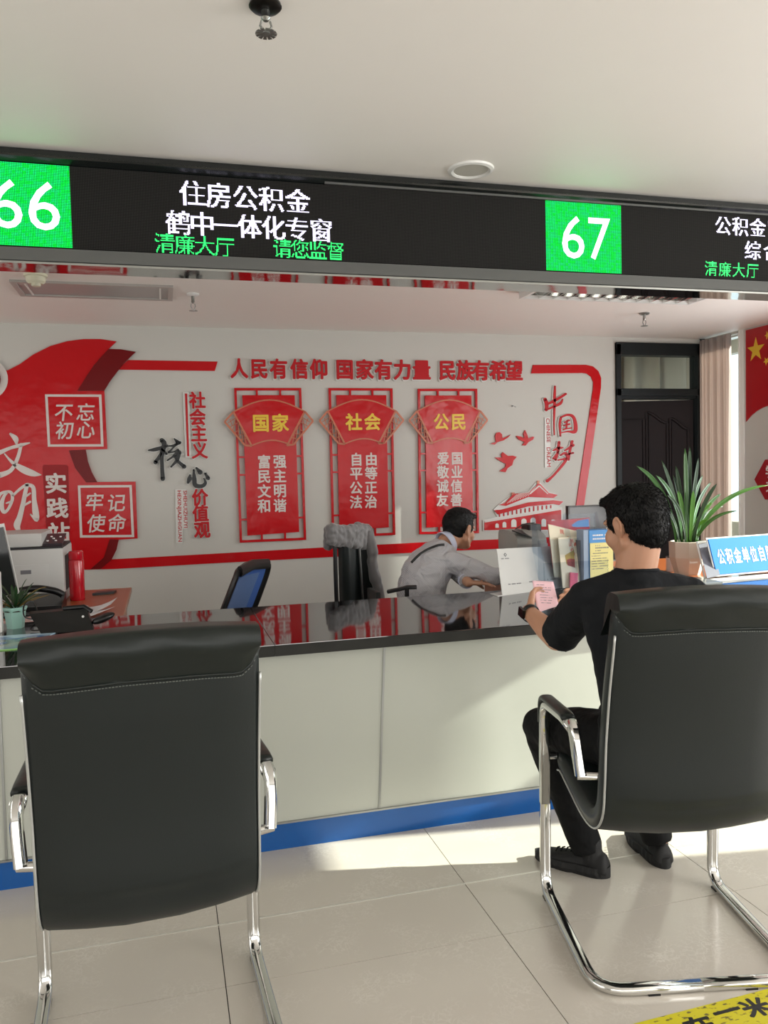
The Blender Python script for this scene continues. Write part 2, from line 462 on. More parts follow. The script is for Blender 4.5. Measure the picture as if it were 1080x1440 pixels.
lf = MB().obox(hinge, U, Z_, -N, 0, LW, 0.01, 1.965, 0.0, 0.04)
leaf = lf.build('door_leaf', m_leaf, door)
def moulding(u0, u1, z0, z1, arch, name):
    mb = MB(); O = hinge
    pts = []
    if arch: pts = [(u0, z1 - 0.10)] + [(u0 + (u1 - u0) * k / 8, z1 - 0.10 + 0.10 * (0.5 - 0.5 * math.cos(PI * k / 8))) for k in range(1, 9)] + [(u1, z0), (u0, z0)]
    else: pts = [(u0, z1), (u1, z1), (u1, z0), (u0, z0)]
    P3 = [O + U * a + Z_ * b + N * 0.003 for a, b in pts]
    mb.tube(P3, 0.014, 6, closed=True, side=N)
    mb.prism([O + U * (u0 + (a - u0) * 0.8 + 0.1 * (u1 - u0)) + Z_ * (z0 + (b - z0) * 0.93 + 0.035 * (z1 - z0)) for a, b in pts], N * 0.008)
    mb.build(name, m_leaf, leaf, smooth=True)
moulding(LW * 0.57, LW * 0.86, 1.02, 1.80, False, 'door_panel')
moulding(LW * 0.30, LW * 0.54, 0.95, 1.86, True, 'door_panel')
moulding(LW * 0.06, LW * 0.27, 0.95, 1.80, True, 'door_panel')
moulding(LW * 0.12, LW * 0.86, 0.12, 0.82, False, 'door_panel')
# room beyond the door: left open at the side for sky light, plus an added lamp
m_beyond = mat('beyond_wall_paint', (0.62, 0.60, 0.56), 0.8)
MB().box(3.0, 5.4, 9.0, 9.1, 0, 2.6).box(2.9, 3.0, YW + 0.12, 9.0, 0, 2.6).box(5.4, 5.5, YW + 0.12, 9.0, 0, 0.8).box(5.4, 5.5, YW + 0.12, 9.0, 2.45, 2.6).build('wall_beyond', m_beyond, kind='structure')
MB().box(2.9, 5.5, YW + 0.12, 9.1, 2.6, 2.7).build('ceiling_beyond', m_beyond, kind='structure')
m_curt2 = mat('beige_curtain', (0.66, 0.64, 0.59), 0.8, var=0.05)
rows = []
for z in (0.1, 1.0, 2.0, 2.57):
    rows.append([Vector((3.55 + 1.6 * k / 160 + 0.04 * math.sin(k * 0.31), 8.55 - 1.65 * k / 160 + 0.05 * math.sin(k * 0.42) + 0.02 * math.sin(k * 0.23 + 1), z)) for k in range(161)])
bc = MB().grid(rows).build('pleated_curtain', m_curt2, smooth='all')
tag(bc, 'beige pleated curtain seen through the glass over the door', 'curtain')
bc.modifiers.new('t', 'SOLIDIFY').thickness = 0.004

# ---- curtain beside the window, right wall
m_curt = mat('grey_taupe_curtain', (0.76, 0.72, 0.70), 0.7, var=0.05, vscale=3)
nt = m_curt.node_tree; _b = nt.nodes['Principled BSDF']; _t = nt.nodes.new('ShaderNodeBsdfTranslucent'); _t.inputs[0].default_value = lin((0.86, 0.80, 0.77)); _m = nt.nodes.new('ShaderNodeMixShader'); _m.inputs[0].default_value = 0.4
nt.links.new(_b.outputs[0], _m.inputs[1]); nt.links.new(_t.outputs[0], _m.inputs[2]); nt.links.new(_m.outputs[0], nt.nodes['Material Output'].inputs[0])
rows = []
NK = 120
for zi in range(9):
    z = 0.03 + 2.46 * zi / 8
    rows.append([Vector((4.745 - 0.028 * math.sin(k * 0.44 + 0.35 * math.sin(zi * 0.5)) - 0.012 * math.sin(k * 0.19 + 2), 5.94 + 0.385 * k / NK, z)) for k in range(NK + 1)])
cu = MB().grid(rows).build('curtain', m_curt, smooth='all')
cu.modifiers.new('t', 'SOLIDIFY').thickness = 0.004
tag(cu, 'grey taupe floor-length curtain hanging between the dark door and the bright window', 'curtain')

# ---- flag mural and hexagon on the right wall
m_flag = mat('flag_red', (0.66, 0.06, 0.10), 0.3)
m_star = mat('flag_yellow', (0.85, 0.70, 0.18), 0.4)
NX = Vector((-1, 0, 0))
fl_pts = [Vector((XR - 0.001, 5.808, 2.497)), Vector((XR - 0.001, 5.808, 1.727))]
for k in range(0, 25):
    y = 5.808 - 1.55 * k / 24
    z = 1.727 + 0.075 * (1 - math.exp(-k * 0.55)) + 0.03 * math.sin(k * 0.42) + (0.10 * k / 24)
    if k: fl_pts.append(Vector((XR - 0.001, y, z)))
fl_pts.append(Vector((XR - 0.001, 5.808 - 1.55, 2.497)))
flag = MB().prism(fl_pts, NX * 0.006).build('flag_mural', m_flag)
tag(flag, 'red flag mural with yellow stars mounted high on right wall', 'mural')
def star(y, z, r, rot=0.0):
    p = []
    for k in range(10):
        a = PI / 2 + rot + PI * k / 5; q = r if k % 2 == 0 else r * 0.39
        p.append(Vector((XR - 0.006, y - q * math.cos(a), z + q * math.sin(a))))
    MB().prism(p, NX * 0.004).build('star', m_star, flag)
s1 = onx(1064, 492, XR); s2 = onx(1078, 472, XR); s3 = onx(1077.5, 508, XR)
star(s1.y, s1.z, 0.105); star(s2.y - 0.02, s2.z, 0.035, 0.3); star(s3.y - 0.01, s3.z, 0.035, 0.5)
star(5.42, 2.24, 0.035, 0.2); star(5.50, 2.08, 0.035, 0.6)
m_hex = mat('plaque_red', (0.62, 0.08, 0.13), 0.35)
hp = []
for (dy, dz) in ((0.0, 0.0), (0.125, 0.165), (0.36, 0.165), (0.485, 0.0), (0.36, -0.165), (0.125, -0.165)):
    hp.append(Vector((XR - 0.001, 5.70 - dy, 1.235 + dz)))
hx = MB().prism(hp, NX * 0.012).build('hexagon_plaque', m_hex)
tag(hx, 'dark red hexagonal plaque below the flag on right wall', 'plaque')
cs = MB()
for i, ch in enumerate('学习'):
    put_glyph(cs, ch, (XR - 0.012, 5.52, 1.30 - 0.13 * i), -Y_, Z_, NX, 0.10, 0.11, 0.003)
cs.build('lettering', m_white, hx)

# ================================================================ wall art on the back wall
m_red = mat('red_film', (0.72, 0.075, 0.10), 0.20, var=0.03, bump=0.3, bscale=4.5, bdist=0.03, spec=0.26)
m_dred = mat('dark_red_film', (0.42, 0.045, 0.06), 0.3, spec=0.2)
m_mred = mat('deep_red_film', (0.56, 0.05, 0.075), 0.3, spec=0.2)
m_lred = mat('letter_red', (0.70, 0.09, 0.12), 0.4, spec=0.2)
m_ltr = mat('letter_white', (0.80, 0.77, 0.75), 0.4)
m_gold = mat('letter_yellow', (0.86, 0.72, 0.14), 0.35)
m_tan = mat('tan_border', (0.72, 0.40, 0.27), 0.35)
m_ink = mat('letter_black', (0.05, 0.06, 0.06), 0.25, spec=0.3)
m_backing = mat('acrylic_white', (0.80, 0.80, 0.78), 0.35)
def wp(px, py, d=0.0): return at(px, py, YW) - Y_ * (d + 0.001)
def wpoly(pts, d, t, m, name, parent, f=lambda x, y: (x, y)):
    return MB().prism([wp(*f(x, y), d) for x, y in pts], NY * t).build(name, m, parent)
c6 = lambda x, y: (x / 4.2353, 460 + y / 4.2353)
# left emblem
em = thing('civic_mural', 'large red swirl mural with white brush characters on wall above printer', 'mural', wp(80, 650))
main = [(-420, 300), (-200, 300), (50, 258), (120, 222), (200, 165), (300, 115), (400, 86), (500, 73), (600, 73), (694, 87), (640, 140), (560, 230), (500, 320), (465, 380),
        (622, 380), (640, 727), (512, 730), (525, 800), (548, 865), (580, 922), (808, 920), (820, 1258), (708, 1265), (695, 1325), (665, 1385), (655, 1418), (560, 1440), (-420, 1450)]
wpoly(main, 0, 0.014, m_red, 'red_panel', em, c6)
wpoly([(648, 133), (720, 135), (810, 150), (740, 215), (660, 320), (622, 381), (463, 381), (520, 290), (590, 195)], 0.014, 0.010, m_dred, 'dark_ribbon', em, c6)
wpoly([(412, 735), (512, 730), (525, 800), (548, 865), (580, 924), (515, 925), (450, 840)], 0.014, 0.005, m_dred, 'dark_ribbon', em, c6)
wpoly([(655, 1262), (708, 1265), (695, 1325), (665, 1385), (600, 1440), (540, 1440), (620, 1370)], 0.014, 0.005, m_dred, 'dark_ribbon', em, c6)
wpoly([(262, 820), (398, 820), (408, 832), (418, 1240), (280, 1240), (255, 832)], 0.014, 0.002, m_mred, 'dark_column', em, c6)
ring = [(-62 + 112 * math.cos(2 * PI * k / 32), 312 + 118 * math.sin(2 * PI * k / 32)) for k in range(32)]
wpoly(ring, 0.014, 0.004, m_ltr, 'white_ring', em, c6)
wpoly([(-62 + 70 * math.cos(2 * PI * k / 28), 312 + 76 * math.sin(2 * PI * k / 28)) for k in range(28)], 0.018, 0.02, m_dred, 'round_badge', em, c6)
def frame_box(q, tx, chars, centers, wh):
    o = q; inn = []
    cx = sum(p[0] for p in q) / 4; cy = sum(p[1] for p in q) / 4
    mb = MB()
    for i in range(4):
        a = q[i]; b = q[(i + 1) % 4]
        ai = (a[0] + (cx - a[0]) * 0.09, a[1] + (cy - a[1]) * 0.09); bi = (b[0] + (cx - b[0]) * 0.09, b[1] + (cy - b[1]) * 0.09)
        mb.prism([wp(*c6(*p), 0.014) for p in (a, b, bi, ai)], NY * 0.004)
    mb.build('square_border', m_ltr, em)
    for ch, (x, y) in zip(chars, centers):
        g = MB(); x0 = wp(*c6(x - wh / 2, y)); x1 = wp(*c6(x + wh / 2, y)); z0 = wp(*c6(x, y + wh / 2)); z1 = wp(*c6(x, y - wh / 2))
        put_glyph(g, ch, wp(*c6(x, y), 0.014), X_, Z_, NY, x1.x - x0.x, z1.z - z0.z, 0.004, bold=0.012, shear=0.15)
        g.build('character', m_ltr, em)
frame_box([(270, 402), (605, 403), (618, 712), (287, 713)], None, '不忘初心', [(382, 508), (512, 508), (388, 615), (514, 612)], 112)
frame_box([(465, 943), (785, 940), (800, 1250), (478, 1253)], None, '牢记使命', [(565, 1040), (695, 1045), (575, 1168), (698, 1165)], 112)
for i, ch in enumerate('实践站'):
    x, y = ((335, 930), (343, 1077), (353, 1222))[i]
    g = MB(); put_glyph(g, ch, wp(*c6(x, y), 0.016), X_, Z_, NY, 0.155, 0.155, 0.004, bold=0.028); g.build('character', m_ltr, em)
W6 = lambda x, y: wp(*c6(x, y), 0.014)
wen = [[(65, 637, 10), (95, 665, 24), (100, 690, 12)], [(-30, 755, 22), (0, 748, 20), (60, 722, 14), (120, 705, 16), (178, 690, 6)],
       [(128, 700, 14), (108, 780, 16), (65, 855, 18), (-10, 885, 26)], [(30, 755, 5), (75, 805, 14), (140, 848, 30), (200, 872, 26), (246, 880, 4)]]
ming = [[(45, 985, 10), (25, 1010, 14), (12, 1060, 20), (25, 1100, 16), (50, 1085, 12), (75, 1030, 14), (72, 990, 14), (45, 980, 12), (0, 1000, 14), (-20, 1080, 20)],
        [(40, 1048, 6), (66, 1040, 10)], [(78, 1005, 10), (120, 965, 12), (160, 938, 14)], [(165, 938, 16), (155, 975, 18), (140, 1050, 20), (120, 1130, 24), (104, 1180, 30), (118, 1212, 12)],
        [(165, 938, 14), (200, 955, 18), (206, 1030, 20), (214, 1100, 28), (220, 1148, 18), (185, 1115, 6)], [(150, 1012, 10), (182, 990, 8)], [(140, 1065, 8), (182, 1040, 10)]]
g = MB(); strokes(g, wen, W6, NY, 0.004, 1.35); g.build('brush_character', m_ltr, em)
g = MB(); strokes(g, ming, W6, NY, 0.004, 1.35); g.build('brush_character', m_ltr, em)

# stripes that frame the wall
st = thing('red_border_stripe', 'thin red stripe outlining the wall mural, rounded at upper right', 'stripe', wp(500, 775))
wpoly([(165, 520), (180, 506.5), (306, 508.7), (302, 521.8)], 0, 0.008, m_red, 'top_stripe', st)
wpoly([(118, 801), (156, 786.5), (300, 778.6), (450, 770), (600, 762.3), (830, 753), (830, 766), (600, 776), (450, 784), (300, 792), (160, 800)], 0, 0.008, m_red, 'bottom_stripe', st)
c3 = lambda x, y: (540 + x / 3.375, 480 + y / 3.375)
arc_o = [(705, 113), (955, 112), (990, 120), (1015, 142), (1028, 175), (1027, 220), (930, 895), (918, 945)]
arc_i = [(872, 945), (893, 890), (990, 225), (991, 195), (980, 168), (960, 154), (940, 151), (696, 153)]
wpoly(arc_o + arc_i, 0, 0.010, m_red, 'corner_stripe', st, c3)

# slogan
tx = '人民有信仰国家有力量民族有希望'
cx_ = [336, 364, 391.5, 420.5, 448, 484, 512, 538.5, 565, 592, 628, 653, 675, 699, 722]
sl = thing('wall_slogan', 'row of raised red slogan characters across the top of wall mural', 'lettering', wp(525, 520))
for i, ch in enumerate(tx):
    yy = 518.5 + (cx_[i] - 336) * 0.008
    hw = 25.5 if i < 10 else 24.5
    P = wp(cx_[i], yy, 0.012); wd = (wp(cx_[i] + hw / 2, yy).x - wp(cx_[i] - hw / 2, yy).x); ht = (wp(cx_[i], yy - 14.5).z - wp(cx_[i], yy + 14.5).z)
    a = MB(); put_glyph(a, ch, P, X_, Z_, NY, wd, ht, 0.012, bold=0.032); co = a.build('character', m_lred, sl)
    b = MB(); put_glyph(b, ch, P + Vector((-0.004, 0.012, -0.004)), X_, Z_, NY, wd * 1.03, ht * 1.03, 0.0115, bold=0.058); b.build('backing', m_backing, co)

# three hanging panels
def bil(q, u, v):
    a, b, c, d = [Vector(p) for p in q]
    return (a * (1 - u) + b * u) * (1 - v) + (d * (1 - u) + c * u) * v
def N8(x, y):  # drawing units of the first panel -> unit square
    v = (y - 32) / 1350.0
    x0 = 115 + 45 * v; x1 = 710 + 40 * v
    return (x - x0) / (x1 - x0), v
def panel(q, head, words, label):
    Q = [wp(*p) for p in q]
    P = lambda x, y, d=0.0: bil(Q, *N8(x, y)) - Y_ * d
    r = thing('value_panel', label, 'panel', P(430, 700), 'hanging red panels of values')
    H = lambda u, v, d=0.0: bil(Q, u, v) - Y_ * d
    # lattice frame
    fm = MB(); t = 0.034; tv = 0.016
    for (u0, u1, v0, v1) in ((0, t, 0, 1), (1 - t, 1, 0, 1), (t, 1 - t, 0, tv), (t, 1 - t, 1 - tv, 1)):
        fm.prism([H(u0, v0), H(u1, v0), H(u1, v1), H(u0, v1)], NY * 0.022)
    for u in (0.33, 0.68):
        fm.prism([H(u - .014, tv), H(u + .014, tv), H(u + .014, .05), H(u - .014, .05)], NY * 0.022)
        fm.prism([H(u - .014, .94), H(u + .014, .94), H(u + .014, 1 - tv), H(u - .014, 1 - tv)], NY * 0.022)
    for v in (0.445, 0.56, 0.85):
        for (u0, u1) in ((t, .12), (.88, 1 - t)):
            fm.prism([H(u0, v - .006), H(u1, v - .006), H(u1, v + .006), H(u0, v + .006)], NY * 0.022)
    fm.build('lattice_frame', m_red, r)
    MB().prism([H(.115, .047), H(.895, .047), H(.895, .945), H(.115, .955)], NY * 0.026).build('red_panel', m_red, r)
    # fan
    top = [(105 + (738 - 105) * k / 14, 240 - 102 * math.sin(PI * k / 14)) for k in range(15)]
    bot = [(618 - (618 - 262) * k / 10, 535 - 45 * math.sin(PI * k / 10)) for k in range(11)]
    f_in = [(x, y) for x, y in top] + bot
    fan = MB().prism([P(x, y, 0.026) for x, y in f_in], NY * 0.008).build('fan', m_red, r)
    bd = MB()
    def bar(a, b, wd=9):
        dx, dy = b[0] - a[0], b[1] - a[1]; l = math.hypot(dx, dy); nx, ny = -dy / l * wd / 2, dx / l * wd / 2
        bd.prism([P(a[0] + nx, a[1] + ny, 0.030), P(b[0] + nx, b[1] + ny, 0.030), P(b[0] - nx, b[1] - ny, 0.030), P(a[0] - nx, a[1] - ny, 0.030)], NY * 0.007)
    for L in (top, bot):
        for a, b in zip(L[:-1], L[1:]): bar(a, b, 11)
    for s in (0, 1):
        mx = (lambda p: p) if s == 0 else (lambda p: (843 - p[0], p[1]))
        for a, b in (((105, 240), (265, 538)), ((105, 240), (30, 325)), ((30, 325), (205, 530)), ((205, 530), (265, 538))): bar(mx(a), mx(b), 16)
        for a, b in (((60, 335), (130, 290)), ((80, 370), (150, 330)), ((100, 400), (125, 300)), ((110, 420), (180, 385)), ((150, 330), (150, 455)), ((140, 450), (205, 425)),
                     ((175, 380), (185, 500)), ((170, 480), (228, 470)), ((75, 300), (95, 360)), ((200, 430), (215, 520))): bar(mx(a), mx(b), 6)
    bd.build('fan_border', m_tan, fan)
    hw = MB()
    for ch, x in zip(head, (345, 517)):
        O = P(x, 338, 0.034); w_ = (P(x + 78, 338) - P(x - 78, 338)).length; h_ = (P(x, 258) - P(x, 418)).length
        g = MB(); put_glyph(g, ch, O, X_, Z_, NY, w_, h_, 0.006, bold=0.028); g.build('character', m_gold, r)
    for i, ch in enumerate(words):
        x = (374, 513)[i % 2]; y = (677, 805, 935, 1065)[i // 2]
        O = P(x, y, 0.026); w_ = (P(x + 60, y) - P(x - 60, y)).length; h_ = (P(x, y - 62) - P(x, y + 62)).length
        g = MB(); put_glyph(g, ch, O, X_, Z_, NY, w_, h_, 0.004, bold=0.024); g.build('character', m_ltr, r)
panel([(329, 546), (423, 546), (430, 759), (337, 763)], '国家', '富强民主文明和谐', 'red lattice panel nearest the mural, yellow characters 国家 on its fan')
panel([(461.5, 546), (551, 546.5), (555, 752), (466.5, 756)], '社会', '自由平等公正法治', 'middle red lattice panel with yellow 社会, above the grey-covered chair')
panel([(586.8, 547), (669.8, 547), (672.4, 749.5), (589, 751)], '公民', '爱国敬业诚信友善', 'rightmost red lattice panel with yellow 公民, behind the clerk')

# vertical lettering group
c4 = lambda x, y: (200 + x / 6.0, 540 + y / 6.0)
W4_ = lambda d: (lambda x, y: wp(*c4(x, y), d))
vt = thing('core_values_lettering', 'vertical raised red and black lettering on wall between mural and first panel', 'lettering', wp(270, 660))
def wall_char(ch, f, x, y, w_, h_, m, parent, d=0.012, bold=0.032, back=True, shear=0.0, t=0.008):
    P = wp(*f(x, y), d); W_ = wp(*f(x + w_ / 2, y)).x - wp(*f(x - w_ / 2, y)).x; H_ = wp(*f(x, y - h_ / 2)).z - wp(*f(x, y + h_ / 2)).z
    a = MB(); put_glyph(a, ch, P, X_, Z_, NY, W_, H_, t, bold=bold, shear=shear); o = a.build('character', m, parent)
    if back:
        b = MB(); put_glyph(b, ch, P + Y_ * d, X_, Z_, NY, W_ * 1.03, H_ * 1.03, d - 0.0005, bold=bold + 0.035, shear=shear); b.build('backing', m_backing, o)
    return o
for ch, x, y in (('社', 465, 138), ('会', 467, 280), ('主', 478, 418), ('义', 484, 560), ('价', 487, 955), ('值', 492, 1090), ('观', 505, 1228)):
    wall_char(ch, c4, x, y, 140, 146, m_lred, vt)
g = MB().prism([W4_(0.0)(342, 70), W4_(0.0)(395, 70), W4_(0.0)(412, 622), W4_(0.0)(365, 620)], NY * 0.010).build('backing_bar', m_backing, vt)
MB().prism([W4_(0.010)(360, 82), W4_(0.010)(378, 82), W4_(0.010)(396, 610), W4_(0.010)(380, 610)], NY * 0.004).build('red_bar', m_lred, vt)
he = [[(52, 560, 8), (110, 553, 26), (200, 528, 18)], [(165, 475, 30), (186, 510, 34), (168, 600, 26), (168, 700, 26), (173, 800, 30)], [(178, 545, 20), (150, 600, 18), (112, 662, 28)], [(180, 560, 10), (205, 590, 16)],
      [(270, 462, 8), (298, 492, 26)], [(318, 495, 20), (265, 520, 16), (210, 524, 8)], [(290, 505, 12), (252, 548, 12), (222, 576, 12)], [(222, 576, 12), (262, 574, 10), (302, 552, 10)], [(305, 560, 14), (262, 610, 14), (212, 645, 10)],
      [(312, 575, 26), (295, 640, 24), (242, 700, 10)], [(272, 605, 18), (305, 655, 20), (355, 698, 28)]]
xin = [[(402, 768, 10), (398, 800, 30), (386, 832, 16)], [(433, 725, 12), (440, 800, 28), (446, 852, 30), (500, 862, 26), (532, 835, 22), (520, 795, 8)], [(455, 708, 12), (488, 745, 34)], [(530, 755, 14), (556, 795, 26)]]
for S in (he, xin):
    a = MB(); strokes(a, S, W4_(0.014), NY, 0.008, 1.25); o = a.build('brush_character', m_ink, vt)
    b = MB(); strokes(b, [[(x, y, w_ + 18) for x, y, w_ in s] for s in S], W4_(0.0), NY, 0.0135); b.build('backing', m_backing, o)
py = MB(); MB().prism([W4_(0)(278, 888), W4_(0)(370, 890), W4_(0)(378, 1222), W4_(0)(340, 1222), W4_(0)(340, 1342), W4_(0)(285, 1338)], NY * 0.008).build('backing_bar', m_backing, vt)
o1 = W4_(0.008)(346, 900); e1 = W4_(0.008)(352, 1212); d1 = (e1 - o1); put_line(py, 'SHEHUIZHUYI', o1, d1.normalized(), X_, NY, d1.length, 0.028, 0.003, bold=0.01)
o1 = W4_(0.008)(297, 900); e1 = W4_(0.008)(305, 1330); d1 = (e1 - o1); put_line(py, 'HEXINJIAZHIGUAN', o1, d1.normalized(), X_, NY, d1.length, 0.028, 0.003, bold=0.01)
py.build('latin_lettering', m_lred, vt)

# dream lettering
c5 = lambda x, y: (670 + x / 6.0, 530 + y / 6.0)
W5 = lambda d: (lambda x, y: wp(*c5(x, y), d))
dr = thing('dream_lettering', 'red brush lettering 中国梦 on the wall beside the rounded stripe corner', 'lettering', wp(785, 610))
zhong = [[(572, 190, 22), (586, 230, 26), (583, 280, 20)], [(655, 82, 12), (652, 180, 18), (650, 290, 14), (647, 400, 9), (650, 490, 7)], [(585, 235, 12), (640, 208, 20), (700, 175, 18), (745, 145, 16)], [(600, 272, 14), (650, 250, 16), (700, 225, 20), (720, 190, 8)]]
guo = [[(706, 342, 14), (696, 400, 16), (702, 500, 10)], [(706, 342, 12), (760, 322, 16), (808, 337, 20), (828, 400, 24), (822, 462, 26), (765, 462, 12), (710, 472, 8)], [(735, 385, 10), (775, 368, 12)], [(728, 412, 8), (778, 400, 12)], [(757, 370, 10), (752, 432, 12)], [(725, 444, 10), (792, 432, 10)]]
meng = [[(640, 622, 10), (690, 602, 20), (722, 596, 8)], [(690, 552, 18), (682, 620, 18), (662, 702, 12)], [(688, 625, 10), (642, 690, 14)], [(740, 622, 10), (808, 577, 20)], [(800, 545, 18), (782, 620, 16), (770, 700, 14)], [(808, 642, 14), (742, 660, 10)],
        [(702, 662, 12), (742, 642, 14), (758, 680, 16), (720, 742, 18), (645, 830, 14), (590, 878, 22)], [(682, 702, 10), (752, 690, 16)]]
for S in (zhong, guo, meng):
    a = MB(); strokes(a, S, W5(0.012), NY, 0.006, 1.2); o = a.build('brush_character', m_lred, dr)
    b = MB(); strokes(b, [[(x - 4, y + 2, w_ + 12) for x, y, w_ in s] for s in S], W5(0.0), NY, 0.0115); b.build('backing', m_backing, o)
MB().prism([W5(0)(572, 345), W5(0)(616, 340), W5(0)(622, 768), W5(0)(574, 768)], NY * 0.008).build('backing_bar', m_backing, dr)
py = MB(); o1 = W5(0.008)(583, 350); e1 = W5(0.008)(590, 552); d1 = e1 - o1; put_line(py, 'CHINESE', o1, d1.normalized(), X_, NY, d1.length, 0.034, 0.003, bold=0.01)
o1 = W5(0.008)(588, 596); e1 = W5(0.008)(592, 760); d1 = e1 - o1; put_line(py, 'DREAM', o1, d1.normalized(), X_, NY, d1.length, 0.034, 0.003, bold=0.01)
py.build('latin_lettering', m_lred, dr)
# doves
D = [([(110, 565), (160, 548), (152, 500), (165, 472), (190, 466), (210, 485), (214, 518), (250, 506), (285, 487), (262, 510), (225, 535), (170, 552), (150, 572)], 'red dove cutout, upper left of the three on the wall'),
     ([(330, 498), (365, 502), (400, 518), (392, 480), (405, 450), (424, 490), (432, 520), (462, 505), (482, 506), (472, 530), (432, 552), (410, 580), (380, 578), (402, 550), (350, 528)], 'red dove cutout nearest the dream lettering'),
     ([(150, 680), (212, 680), (203, 655), (218, 635), (260, 668), (300, 664), (335, 675), (308, 705), (296, 745), (258, 770), (240, 805), (190, 795), (238, 762), (245, 735), (195, 710)], 'largest red dove cutout, above the palace picture')]
for pts, lb in D:
    o = MB().prism([W5(0.0)(x, y) for x, y in pts], NY * 0.014).build('dove_cutout', m_red); tag(o, lb, 'dove', 'red doves on the wall')
nl = MB().tube([wp(720, 571, 0), wp(720, 571, 0.03)], 0.006, 8).tube([wp(720, 571, 0.03), wp(721.5, 572, 0.032), wp(722, 573, 0.05)], 0.004, 6).build('wall_hook', m_steel, smooth=True)
tag(nl, 'tiny metal hook in bare wall above the doves', 'hook')
# gate building picture
gt = thing('palace_relief', 'red and white cutout picture of gate tower behind grey machine', 'picture', wp(735, 720))
Pq = lambda pts, d, t, m, n: MB().prism([W5(d)(x, y) for x, y in pts], NY * t).build(n, m, gt)
Pq([(50, 1208), (170, 1180), (140, 1120), (185, 1075), (290, 1000), (430, 968), (505, 880), (525, 885), (610, 970), (682, 992), (640, 1030), (735, 1048), (690, 1095), (718, 1100), (718, 1300), (52, 1300)], 0, 0.010, m_backing, 'backing')
Pq([(62, 1217), (150, 1200), (300, 1176), (440, 1152), (580, 1128), (708, 1122), (708, 1288), (62, 1293)], 0.010, 0.006, m_red, 'gate_wall')
for x, wd, y0, y1 in ((167, 28, 1235, 1272), (229, 32, 1222, 1270), (308, 44, 1200, 1266), (393, 44, 1194, 1260), (470, 44, 1186, 1262), (560, 38, 1196, 1262), (640, 34, 1200, 1262)):
    pts = [(x - wd / 2, y1), (x + wd / 2, y1)] + [(x + wd / 2 * math.cos(PI * k / 8), y0 + wd / 2 - wd / 2 * math.sin(PI * k / 8)) for k in range(9)]
    Pq(pts, 0.016, 0.002, m_backing, 'arch')
Pq([(62, 1214), (440, 1150), (708, 1102), (708, 1120), (440, 1166), (62, 1228)], 0.016, 0.002, m_ltr, 'parapet')
Pq([(140, 1124), (200, 1120), (430, 1058), (640, 1040), (725, 1050), (690, 1082), (640, 1072), (430, 1092), (250, 1140), (175, 1160)], 0.012, 0.008, m_red, 'lower_roof')
for k in range(13):
    x = 185 + k * 36; yt = 1142 - k * 5.6 if x < 440 else 1092 - (x - 440) * 0.06; yb = 1180 - (x - 185) * 0.165
    Pq([(x, yt), (x + 9, yt), (x + 9, yb), (x, yb)], 0.010, 0.006, m_red, 'column')
Pq([(180, 1080), (235, 1062), (300, 990), (318, 985), (432, 975), (512, 900), (530, 905), (600, 978), (676, 995), (640, 1022), (430, 1012), (240, 1088)], 0.014, 0.008, m_red, 'upper_roof')
for k in range(9):
    a = (245 + k * 22, 1068 - k * 8); b = (330 + k * 20, 992 - k * 9)
    Pq([a, (a[0] + 5, a[1]), (b[0] + 5, b[1]), b], 0.022, 0.001, m_ltr, 'roof_line')
Pq([(250, 1098), (430, 1045), (640, 1030), (640, 1036), (430, 1053), (252, 1106)], 0.020, 0.001, m_ltr, 'roof_line')
Pq([(436, 985), (516, 915), (526, 918), (596, 986), (588, 988), (520, 926), (446, 990)], 0.022, 0.001, m_ltr, 'roof_line')
Pq([(503, 875), (523, 875), (523, 905), (503, 905)], 0.012, 0.008, m_tan, 'finial')
Pq([(290, 975), (315, 975), (315, 1000), (290, 1000)], 0.012, 0.008, m_tan, 'finial')
